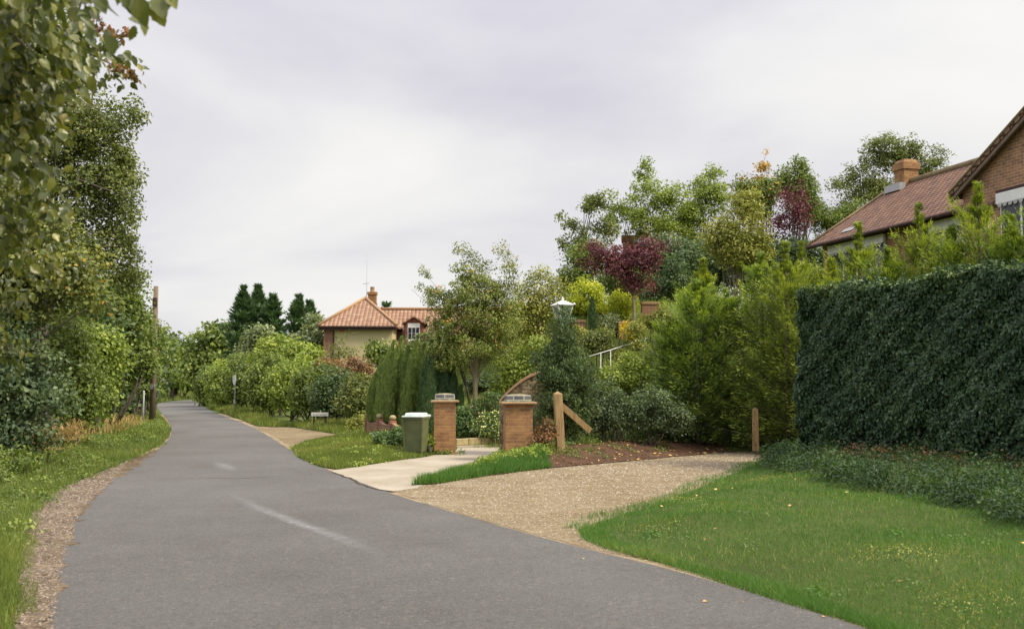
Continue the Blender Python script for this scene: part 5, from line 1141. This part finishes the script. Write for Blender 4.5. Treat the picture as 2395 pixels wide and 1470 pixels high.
# dark conifer beside the post
bush('dark_conifer', 'broad dark bushy conifer hiding the lantern post beside the gate pillar', 'conifer', 'dark', 25.4,
     [(1320, 900, 66, 95), (1290, 960, 45, 60), (1350, 900, 48, 80), (1318, 800, 34, 60), (1322, 745, 12, 28), (1345, 970, 50, 55), (1285, 860, 35, 60)], 1318, nc=330, rc=.11, nl=75, L=.085, W=.03, r0=.07, nlimb=14, crown='foliage', shell=.35, vert=.9, up=.2, fork=.2)
# lower shrubs behind the bank
bush('shrub', 'dull green shrub with purplish stems right of the timber brace', 'shrub', 'bluegreen', 25.8, [(1410, 945, 48, 58), (1450, 965, 45, 42), (1395, 980, 40, 32)], 1420, nc=130, rc=.12, nl=60, L=.06, W=.04, r0=.02, stems=10)
bush('shrub', 'bluish green shrub spreading at the foot of the tall conifers', 'shrub', 'bluegreen', 26.0, [(1520, 955, 55, 52), (1575, 975, 45, 36), (1470, 975, 40, 32)], 1520, nc=130, rc=.12, nl=60, L=.06, W=.04, r0=.02, stems=10)
bush('shrub', 'low pink tinged shrub at the foot of the right gate pillar', 'shrub', 'russet', 23.5, [(1275, 1010, 28, 28), (1255, 1025, 20, 18)], 1270, nc=36, rc=.08, nl=45, L=.05, W=.035, r0=.012, stems=8)
bush('shrub', 'light green leafy shrub below the handrail', 'shrub', 'fresh', 27.5, [(1440, 890, 42, 35), (1475, 870, 32, 40), (1410, 920, 34, 30)], 1440, nc=120, rc=.14, nl=60, L=.065, W=.045, r0=.02, stems=10)
bush('shrub', 'green shrub climbing the slope left of the tall conifers', 'shrub', 'mid', 28.6, [(1480, 920, 42, 50), (1500, 860, 28, 40)], 1485, nc=110, rc=.15, nl=60, L=.07, W=.045, r0=.02, stems=10)
# slope
def slope(name, lab, cat, mat, D, bl, **k): return bush(name, lab, cat, mat, D, bl, **k)
slope('shrub', 'lime yellow shrub below the maroon tree, left one', 'shrub', 'lime', 35.5, [(1375, 700, 38, 48), (1345, 715, 28, 34), (1400, 730, 26, 34)], nc=130, rc=.15, nl=60, L=.09, W=.05, r0=.03, stems=8, vert=.4)
slope('shrub', 'lime yellow shrub below the maroon tree, right one', 'shrub', 'lime', 34.8, [(1455, 715, 28, 30), (1435, 730, 22, 22)], nc=80, rc=.14, nl=55, L=.085, W=.045, r0=.03, stems=8, vert=.4)
slope('shrub', 'small golden shrub on the slope beside the maroon tree trunk', 'shrub', 'gold', 32.5, [(1472, 772, 18, 18)], nc=34, rc=.10, nl=55, L=.07, W=.04, r0=.02, stems=6)
columns('columnar_conifer', 'slim dark column conifer on the terrace right of the lantern', 33, [(1386, 775, 1385, 700, 8, 0)], 'fir', 1386, n=1600, L=.09, W=.03)
slope('shrub', 'dark based round shrub on the slope above the handrail', 'shrub', 'olive', 31.2, [(1392, 800, 32, 26), (1410, 790, 20, 20)], nc=80, rc=.13, nl=60, L=.07, W=.045, r0=.02, stems=8)
slope('shrub', 'grey green mound shrub in the middle of the slope', 'shrub', 'grey', 33.8, [(1425, 755, 26, 18), (1445, 765, 16, 14)], nc=60, rc=.12, nl=55, L=.07, W=.04, r0=.02, stems=6)
slope('shrub', 'soft yellow shrub on the slope just right of the lantern', 'shrub', 'yellowgreen', 32.2, [(1352, 785, 22, 20), (1338, 810, 18, 22)], nc=60, rc=.12, nl=55, L=.075, W=.045, r0=.02, stems=6)
slope('shrub', 'yellow green ground shrub at the top of the handrail', 'shrub', 'yellowgreen', 31.0, [(1460, 835, 34, 18), (1495, 815, 22, 18), (1490, 775, 18, 22)], nc=70, rc=.12, nl=55, L=.07, W=.045, r0=.02, stems=6)
slope('shrub', 'deep green shrub under the right side of the maroon tree', 'shrub', 'dark', 38, [(1545, 675, 38, 45), (1580, 650, 30, 50), (1525, 710, 25, 25)], nc=110, rc=.17, nl=60, L=.095, W=.06, r0=.03, stems=8)
slope('shrub', 'mid green shrub left of the maroon tree crown', 'shrub', 'mid', 38.5, [(1355, 620, 42, 55), (1330, 660, 26, 40), (1385, 590, 30, 35)], nc=110, rc=.18, nl=60, L=.095, W=.06, r0=.03, stems=8)
# maroon trees
bush('maroon_tree', 'small maroon leaved tree with an umbrella crown on the terrace', 'tree', 'maroon', 33.8, [(1470, 630, 80, 42), (1520, 590, 55, 35), (1420, 605, 55, 32), (1490, 665, 55, 30), (1545, 580, 32, 28), (1395, 580, 28, 20), (1480, 605, 70, 40)],
     1484, nc=170, rc=.16, nl=52, L=.075, W=.055, r0=.055, nlimb=16, fork=.55, bark='palebark', shell=.35)
bush('maroon_tree', 'farther maroon leaved tree in front of the bungalow roof end', 'tree', 'maroon', 42, [(1845, 490, 28, 45), (1860, 450, 30, 30), (1825, 530, 26, 30), (1870, 510, 30, 34)], 1848, nc=60, rc=.2, nl=50, L=.09, W=.065, r0=.07, nlimb=10, shell=.35)
# pale yellow-green tree
bush('small_tree', 'pale yellow green tree with a bare trunk above the tall conifers', 'tree', 'yellowgreen', 31.5, [(1725, 560, 66, 62), (1740, 490, 40, 45), (1685, 555, 42, 45), (1775, 570, 40, 48), (1745, 610, 55, 26), (1750, 460, 18, 22)],
     1728, nc=200, rc=.17, nl=65, L=.085, W=.055, r0=.07, nlimb=18, fork=.4, bark='palebark', shell=.35)
# background trees with sky gaps
bg = 'open crowned trees behind the garden'
T_ = [('open crowned green tree directly above the maroon tree', 49, 1500, [(1515, 440, 52, 48), (1490, 500, 50, 55), (1560, 470, 50, 55), (1510, 390, 20, 20), (1545, 530, 60, 45), (1450, 470, 28, 26), (1430, 510, 30, 30)], 'fresh', 120),
      ('open crowned green tree with leaning thin stems left of the maroon tree', 46, 1340, [(1395, 470, 36, 32), (1420, 540, 36, 36), (1330, 530, 20, 26), (1318, 500, 16, 14), (1360, 560, 30, 34), (1370, 590, 36, 30), (1322, 570, 20, 18)], 'olive', 60),
      ('green tree filling the gap between the maroon tree and the pale tree', 50, 1640, [(1640, 460, 46, 50), (1665, 410, 28, 22), (1610, 510, 46, 45), (1680, 470, 40, 50), (1620, 560, 50, 45)], 'fresh', 130),
      ('green tree turning orange at its tip', 47, 1780, [(1780, 470, 34, 45), (1750, 440, 30, 36), (1800, 440, 24, 30)], 'mid', 80),
      ('narrow green tree left of the bungalow roof', 49, 1875, [(1872, 420, 30, 42), (1858, 460, 34, 40), (1890, 470, 30, 45), (1868, 375, 14, 20), (1830, 420, 20, 30)], 'mid', 110),
      ('large leafy tree behind the bungalow chimney', 52, 2070, [(2060, 360, 50, 45), (2110, 370, 55, 48), (2035, 430, 52, 45), (2000, 410, 30, 30), (2075, 320, 22, 26), (2150, 400, 45, 50), (2190, 380, 30, 40), (2060, 460, 80, 40), (1960, 430, 26, 22), (1985, 480, 50, 35), (2135, 340, 26, 26)], 'olive', 230),
      ('broad green tree low behind the bungalow roof end', 50, 1960, [(1945, 520, 50, 30), (1990, 500, 50, 30), (1915, 500, 30, 30)], 'mid', 80)]
for lab, D, bp_, bl, mt, nc_ in T_:
    s = D / 48
    bush('broadleaf_tree', lab, 'tree', mt, D, bl, bp_, nc=int(nc_ * 1.7), rc=.19 * s, nl=52, L=.115, W=.072, r0=.12, nlimb=min(30, nc_ // 4), shell=.25, group=bg, fork=.3, accents=('autumn', .10) if 'orange' in lab else None)
bush('broadleaf_tree', 'wispy orange tinged tree top beyond the pale tree', 'tree', 'autumn', 47.5, [(1787, 390, 20, 26), (1775, 420, 20, 20), (1790, 355, 8, 16)], 1782, nc=22, rc=.15, nl=20, L=.11, W=.08, r0=.09, nlimb=10, shell=.2, group=bg)

bush('shrub', 'leafy shrub filling the space under the maroon tree crown', 'shrub', 'mid', 39.5, [(1440, 655, 55, 45), (1500, 670, 45, 40)], 1460, nc=120, rc=.2, nl=65, L=.09, W=.06, r0=.03, stems=8)
bush('shrub', 'low yellow green plant in front of the stepped brick wall', 'shrub', 'yellowgreen', 33, [(1520, 752, 30, 14), (1545, 740, 16, 18)], 1525, nc=50, rc=.12, nl=55, L=.07, W=.045, r0=.02, stems=6)
for px, D, lab in ((1630, 44, 'dense dark bush behind the pale tree, left one'), (1760, 43, 'dense dark bush behind the pale tree, right one'), (1880, 42, 'dense dark bush at the near corner of the bungalow'), (1560, 43, 'dense dark bush behind the maroon tree')):
    bush('shrub', lab, 'shrub', 'dark', D, [(px, 630, 75, 70), (px - 30, 600, 45, 50), (px + 35, 610, 45, 50)], px, nc=150, rc=.28, nl=65, L=.13, W=.09, r0=.04, stems=8, shell=.5)
# ------------------------------------------------------------------ leylandii
ley = 'feathery yellow green conifers'
LY = [(1575, 745, 26.9, .95, 'shortest feathery conifer, at the garden edge of the row', 'cypress'), (1632, 650, 26.6, 1.45, 'full feathery conifer, first tall one of the row', 'cypress'), (1700, 672, 26.9, 1.35, 'broad feathery conifer behind the short timber post', 'cypress'),
      (1648, 600, 28.3, .8, 'pale leading shoot of a conifer behind the first tall one', 'cypress_yellow'),
      (1785, 585, 27.0, 1.35, 'feathery conifer just left of the clipped hedge', 'cypress'), (1842, 560, 26.5, 1.3, 'feathery conifer rising over the corner of the clipped hedge', 'cypress_yellow'),
      (1880, 562, 27.2, 1.3, 'feathery conifer below the left end of the bungalow roof', 'cypress_yellow'), (1950, 600, 25.6, 1.35, 'feathery conifer below the first white window', 'cypress_yellow'),
      (2015, 515, 26.0, 1.3, 'feathery conifer poking up in front of the white window', 'cypress_yellow'), (2085, 575, 25.0, 1.3, 'feathery conifer between the two small windows', 'cypress'),
      (2160, 470, 25.0, 1.35, 'tall feathery conifer in front of the gable foot', 'cypress_yellow'), (2235, 520, 24.2, 1.3, 'feathery conifer under the gable wall', 'cypress'),
      (2300, 415, 23.8, 1.35, 'tallest feathery conifer in front of the gable wall', 'cypress_yellow'), (2375, 490, 23.2, 1.35, 'feathery conifer at the right edge of the picture', 'cypress'), (2470, 430, 22.4, 1.35, 'feathery conifer beyond the right edge', 'cypress')]
for (px, pt, D, r, lab, mt) in LY:
    D = D + (.9 if px < 1800 else 0); X = PX(px, D); zz = H(X, D)
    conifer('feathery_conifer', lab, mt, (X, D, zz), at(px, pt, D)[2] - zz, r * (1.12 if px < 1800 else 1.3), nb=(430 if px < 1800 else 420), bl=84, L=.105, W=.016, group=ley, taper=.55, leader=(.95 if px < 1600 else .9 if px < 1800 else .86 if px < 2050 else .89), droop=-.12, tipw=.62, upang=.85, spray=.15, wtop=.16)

# ------------------------------------------------------------------ left side thicket
lt = 'trees and bushes of the left roadside thicket'
def lb(name, lab, cat, mt, D, bl, basepx, **k): return bush(name, lab, cat, mt, D, bl, basepx, group=lt, **k)
lb('broadleaf_tree', 'tall olive green tree whose right edge stands against the sky', 'tree', 'olive', 25,
     [(250, 300, 78, 82), (215, 420, 100, 100), (270, 480, 62, 80), (150, 300, 100, 110), (60, 380, 110, 130), (290, 380, 42, 60), (310, 250, 30, 24), (240, 600, 80, 60), (280, 620, 45, 45), (120, 200, 90, 90), (305, 640, 26, 40), (300, 560, 24, 40), (-60, 300, 120, 160), (-150, 100, 130, 160), (40, 60, 150, 120), (180, 530, 90, 70)],
     110, nc=900, rc=.19, nl=92, L=.08, W=.054, r0=.2, nlimb=34, fork=.45, shell=.35)
lb('broadleaf_tree', 'yellowing olive tree lower in front of the tall one', 'tree', 'brightolive', 21,
     [(70, 560, 110, 100), (170, 610, 80, 60), (30, 470, 90, 90), (190, 690, 70, 50), (-60, 600, 120, 130), (100, 650, 110, 70), (50, 720, 100, 60)], 10, nc=260, rc=.22, nl=75, L=.095, W=.065, r0=.12, nlimb=20, fork=.5, shell=.35, accents=('autumn', .012))
lb('broadleaf_tree', 'mid green tree below the skyline left of the telegraph pole', 'tree', 'mid', 36,
     [(265, 690, 72, 60), (300, 745, 48, 60), (220, 740, 80, 70), (310, 680, 18, 26), (180, 800, 70, 70)], 230, nc=220, rc=.28, nl=75, L=.125, W=.085, r0=.12, nlimb=16, shell=.4)
lb('bush', 'blue green bush bulging low at the left edge of the picture', 'bush', 'bluegreen', 20.5, [(20, 850, 100, 110), (90, 910, 70, 90), (-80, 850, 130, 160), (20, 1000, 100, 75)], 20, nc=240, rc=.22, nl=80, L=.09, W=.062, r0=.03, stems=8, shell=.5)
lb('bush', 'mid green bush second from the left edge of the picture', 'bush', 'mid', 26.5, [(140, 800, 80, 85), (160, 900, 70, 80), (100, 960, 80, 60), (180, 970, 40, 45), (60, 900, 80, 90)], 130, nc=240, rc=.25, nl=80, L=.10, W=.07, r0=.03, stems=8, shell=.5)
lb('bush', 'fresh green bush overhanging the verge in the middle of the thicket', 'bush', 'fresh', 32, [(225, 830, 60, 60), (190, 800, 60, 50), (235, 890, 38, 40), (190, 940, 50, 50), (150, 980, 40, 36)], 195, nc=190, rc=.26, nl=75, L=.115, W=.08, r0=.03, stems=8, shell=.5)
lb('bush', 'dark bush of leaning bare stems beside the left verge', 'bush', 'mid', 39.5, [(305, 825, 45, 55), (325, 800, 30, 55), (285, 855, 42, 42), (330, 860, 26, 36), (245, 900, 40, 34)], 235, nc=200, rc=.25, nl=70, L=.13, W=.088, r0=.03, nlimb=8, fork=.05, twigs=False, shell=.5)
D = 39; st = empty('leaning_stems', (PX(252, D), D, .05), 0, 'dark bare leaning stems rising from the left verge under the thicket', 'stems')
for (b0, m0, e0, rr) in (((258, 1012), (282, 965), (318, 905), .06), ((248, 1013), (266, 965), (288, 905), .055), ((262, 1010), (296, 955), (330, 890), .05), ((232, 1010), (244, 960), (264, 890), .05), ((212, 1010), (224, 960), (236, 880), .045)):
    pts = [at(*b0, D) - np.array(st.location), at(*m0, D) - np.array(st.location), at(*e0, D) - np.array(st.location), at(e0[0] + 12, e0[1] - 50, D) - np.array(st.location)]
    m = MB(); m.tube(pts, [rr, rr * .8, rr * .6, rr * .3], 7); m.build('stem', M['bark'], st, uv=False)
lb('bush', 'green bush around the foot of the telegraph pole', 'bush', 'mid', 53, [(352, 790, 20, 45), (340, 830, 22, 60), (355, 850, 12, 40), (338, 890, 18, 34), (325, 790, 28, 50)], 338, nc=130, rc=.28, nl=70, L=.16, W=.11, r0=.05, stems=8, shell=.5)
lb('bush', 'pale hedge bush just past the telegraph pole', 'bush', 'fresh', 84, [(362, 880, 8, 45), (352, 900, 12, 30)], 358, nc=40, rc=.25, nl=55, L=.2, W=.14, r0=.04, stems=6)
for i, (px, D, w_, tp_, lab) in enumerate(((120, 33, 150, 620, 'deep green bush in the shade behind the thicket front'), (-60, 30, 150, 560, 'deep green bush behind the thicket at the left edge'), (270, 58, 75, 720, 'deep green bush far back in the thicket beside the pole'), (200, 48, 105, 690, 'deep green bush far back in the middle of the thicket'))):
    lb('bush', lab, 'bush', 'dark', D, [(px, (tp_ + 980) / 2, w_, (960 - tp_) / 2), (px + w_ * .25, (tp_ + 1000) / 2 + 30, w_ * .6, (900 - tp_) / 2)], px, nc=190, rc=.34 * D / 24, nl=60, L=.12 * D / 24, W=.085 * D / 24, r0=.05, stems=8, shell=.5)
bush('weeds', 'dry brown stalky weeds along the foot of the thicket', 'plant', 'dry', 23.0, [(110, 1025, 60, 30), (60, 1045, 50, 30), (170, 1010, 40, 24)], 100, nc=50, rc=.13, nl=32, L=.13, W=.014, r0=.006, stems=16, vert=1.2, shell=.3)
bush('weeds', 'green nettly weeds at the left edge of the verge', 'plant', 'mid', 18.5, [(20, 1085, 70, 36), (-60, 1080, 90, 50)], 0, nc=80, rc=.11, nl=50, L=.08, W=.045, r0=.006, stems=12, vert=.3)

# near overhanging branches: big leaves, hung on real boughs from a trunk out of frame on the left
tb = np.array([-4.6, 5.6, 0.1]); o = empty('overhanging_tree', tb, 0, 'near tree hanging large curled leaves down over the left of the road', 'tree')
mb = MB(); mb.tube([(0, 0, -.2), (.05, 0, 1.5), (0.2, -.05, 3), (.5, 0, 4.4), (.7, 0, 6)], [.17, .15, .12, .09, .05], 10)
spr = []
SP = [((-250, -150), (250, 20), 4.6, 3.4, 13), ((-250, 60), (180, 160), 5.2, 4.6, 17), ((-250, -60), (235, 120), 5.6, 5.0, 17), ((-250, 200), (130, 300), 5.4, 5.0, 17), ((-300, 120), (90, 390), 5.2, 4.6, 17), ((-250, 330), (120, 470), 5.6, 5.4, 15), ((-250, -100), (60, 110), 5.0, 4.4, 15),
      ((-250, 420), (70, 560), 5.8, 5.6, 15), ((-250, 0), (290, 165), 6.3, 6.0, 16), ((-250, -250), (180, -10), 4.8, 4.2, 17), ((-250, 260), (170, 240), 6.5, 6.4, 15), ((-250, 500), (150, 640), 7, 7, 15), ((-300, -150), (60, 20), 4.2, 4.0, 16), ((-250, 140), (60, 230), 5.0, 4.8, 17), ((-250, 260), (30, 340), 4.8, 4.6, 17), ((-280, 80), (110, 190), 4.9, 4.6, 15), ((-250, 620), (60, 720), 7.2, 7.2, 13), ((-250, 700), (50, 830), 7.4, 7.4, 12)]
Cs = []; As = []; Ns = []; Ls = []
for (s0, e0, Ys, Ye, k) in SP:
    a = at(*s0, Ys); b = at(*e0, Ye); mid = (a + b) / 2 + [0, 0, .12]; root = tb + [.6, 0, min(5.5, max(2.0, a[2] - .1))]
    P = [root, a, mid, b]; mb.tube([p - tb for p in P], [.03, .016, .010, .003], 6, caps=False)
    for t in rng.uniform(.05, 1.0, k * 26):
        q = (a * (1 - t) ** 2 + 2 * mid * t * (1 - t) + b * t * t) + rng.normal(0, .15, 3) * [1, 1.8, 1] * (1.2 - t)
        q2 = q + rng.normal(0, .05, 3); Cs.append(q2); ax_ = rng.normal(0, .5, 3) + [0.25, -.1, -.85]; As.append(ax_); Ns.append(rng.normal(0, .55, 3) + [.3, -.7, .45]); Ls.append(rng.uniform(.03, .072))
# three large leaves at the very tip against the sky
for (px, py, s) in ((330, 10, .15), (385, 5, .15), (368, 25, .13), (300, -5, .14), (235, 0, .13), (405, 0, .12)):
    Cs.append(at(px - 12, py - 18, 3.35)); As.append(np.array([.35, -.1, -.75]) + rng.normal(0, .15, 3)); Ns.append(np.array([.1, -.9, .25])); Ls.append(s * .62)
tp0 = at(-100, -260, 4.2); tp1 = at(180, -90, 3.7); tp2 = at(400, -25, 3.35); mb.tube([tb - tb + [.6, 0, 5.2], tp0 - tb, tp1 - tb, tp2 - tb], [.03, .015, .009, .003], 6, caps=False)
mb.build('trunk', M['bark'], o, uv=False)
Cs = np.array(Cs); As = unit(np.array(As)); Ns = unit(np.array(Ns)); Ls = np.array(Ls); n = len(Cs)
def big_leaves(C, A, Nn, L, name, mat, parent):
    """lobed-edge leaves, 10 outline points, folded on the midrib and curled"""
    A = unit(A); B = unit(np.cross(Nn, A)); Nn = np.cross(A, B); k = len(C)
    out = [(0, 0), (.12, .20), (.28, .27), (.36, .36), (.5, .30), (.60, .34), (.74, .2), (.84, .16), (1.0, 0)]
    side = []
    V = []; mids = [0, .25, .5, .75, 1.0]
    for sgn in (1, -1):
        for (u, w) in out[1:-1]:
            V.append(C + A * (L * u)[:, None] + B * (L * w * sgn * cw[:, None][:, 0])[:, None] + Nn * (L * (w * .35 - u * u * curl))[:, None])
    base = C; tip = C + A * L[:, None] - Nn * (L * curl)[:, None]
    m1 = C + A * (L * .5)[:, None] - Nn * (L * .25 * curl)[:, None]
    V = [base] + V + [tip, m1]; V = np.stack(V, 1); nv = V.shape[1]     # 0 base, 1..7 right, 8..14 left, 15 tip, 16 mid
    f = []
    r = [0] + list(range(1, 8)) + [15]; l = [0] + list(range(8, 15)) + [15]
    for q in range(8): f.append((r[q], r[q + 1], 16)); f.append((l[q + 1], l[q], 16))
    b = (np.arange(k) * nv)[:, None, None]; fs = (np.array(f)[None] + b).reshape(-1, 3)
    return mesh_np(name, V.reshape(-1, 3), fs, 3, mat, parent, np.repeat(tt, len(f)))
tt = .25 * rng.random(n) + .6 * rng.random(n) ** 1.3 + .15 * rng.random(n); cw = rng.uniform(.75, 1.15, n); curl = rng.uniform(.0, .5, n)
big_leaves(Cs - tb, As, Ns, Ls * 1.0, 'leaves', LM['bigleaf'], o)
# small brown seed sprigs
C2 = []
for (p, q, Y) in (((258, 150), (330, 185), 6.0), ((235, 90), (300, 80), 6.2), ((215, 60), (270, 85), 5.6)):
    a = at(*p, Y); b = at(*q, Y)
    for t in rng.random(46): C2.append(a + (b - a) * t + rng.normal(0, .016, 3))
C2 = np.array(C2); k = len(C2); leaf_quads(C2 - tb, rng.normal(size=(k, 3)), rng.normal(size=(k, 3)), .04, .03, rng.random(k), 'seed_sprigs', LM['russet'], o)

# ------------------------------------------------------------------ world, sun, exposure
w = bpy.data.worlds.new('World'); sc.world = w; w.use_nodes = True; nt = w.node_tree; nt.nodes.clear()
sun_dir = Vector((0.72, -0.32, 0.85)).normalized(); elev = math.asin(sun_dir.z); azm = math.atan2(sun_dir.x, sun_dir.y)
out = nt.nodes.new('ShaderNodeOutputWorld'); bgd = nt.nodes.new('ShaderNodeBackground'); bgd.inputs[1].default_value = 0.74
sky = nt.nodes.new('ShaderNodeTexSky'); sky.sky_type = 'NISHITA'; sky.sun_disc = False; sky.sun_elevation = elev; sky.sun_rotation = azm
tc = nt.nodes.new('ShaderNodeTexCoord'); sep = nt.nodes.new('ShaderNodeSeparateXYZ'); nt.links.new(tc.outputs['Generated'], sep.inputs[0])
def math_(op, a, b=None, c=None):
    n = nt.nodes.new('ShaderNodeMath'); n.operation = op
    for i, v in enumerate((a, b, c)):
        if v is None: continue
        if isinstance(v, (int, float)): n.inputs[i].default_value = v
        else: nt.links.new(v, n.inputs[i])
    return n.outputs[0]
dz = math_('ADD', math_('MAXIMUM', sep.outputs[2], 0.0), 0.12)
cx_ = math_('DIVIDE', sep.outputs[0], dz); cy_ = math_('DIVIDE', sep.outputs[1], dz)
cmb = nt.nodes.new('ShaderNodeCombineXYZ'); nt.links.new(cx_, cmb.inputs[0]); nt.links.new(cy_, cmb.inputs[1]); cmb.inputs[2].default_value = 3.7
nz = nt.nodes.new('ShaderNodeTexNoise'); nz.inputs['Scale'].default_value = 0.42; nz.inputs['Detail'].default_value = 7; nz.inputs['Roughness'].default_value = 0.48; nz.inputs['Distortion'].default_value = 0.5
nt.links.new(cmb.outputs[0], nz.inputs['Vector'])
cr = ramp(nt, [(0.34, (0.53, 0.505, 0.59)), (0.46, (0.67, 0.65, 0.70)), (0.57, (0.80, 0.79, 0.79)), (0.72, (0.92, 0.90, 0.86))], nz.outputs[0])
# dim horizon band, overhead sky raised beyond natural overcast to light the scene
el = math_('MULTIPLY_ADD', math_('POWER', math_('MAXIMUM', sep.outputs[2], 0.0), 3.5), 3.6, 1.0)
mul = nt.nodes.new('ShaderNodeVectorMath'); mul.operation = 'SCALE'; nt.links.new(cr.outputs[0], mul.inputs[0]); nt.links.new(el, mul.inputs[3])
sk = nt.nodes.new('ShaderNodeVectorMath'); sk.operation = 'SCALE'; nt.links.new(sky.outputs[0], sk.inputs[0]); sk.inputs[3].default_value = 0.10
mixw = nt.nodes.new('ShaderNodeMix'); mixw.data_type = 'RGBA'; mixw.inputs[0].default_value = 0.93
nt.links.new(sk.outputs[0], mixw.inputs[6]); nt.links.new(mul.outputs[0], mixw.inputs[7])
nt.links.new(mixw.outputs[2], bgd.inputs[0]); nt.links.new(bgd.outputs[0], out.inputs[0])
sl = bpy.data.lights.new('sun', 'SUN'); sl.energy = 2.9; sl.angle = R(14); sl.color = (1.0, 0.91, 0.70)
so = bpy.data.objects.new('sun', sl); COL.objects.link(so); so.rotation_euler = (-sun_dir).to_track_quat('-Z', 'Y').to_euler()
sc.view_settings.view_transform = 'Standard'; sc.view_settings.look = 'None'; sc.view_settings.exposure = 0.55; sc.view_settings.gamma = 1
sc.render.engine = 'CYCLES'; sc.cycles.max_bounces = 6; sc.cycles.diffuse_bounces = 3; sc.cycles.transmission_bounces = 4; sc.cycles.transparent_max_bounces = 6
sc.cycles.use_denoising = True
print('LEAVES', COUNT[0])
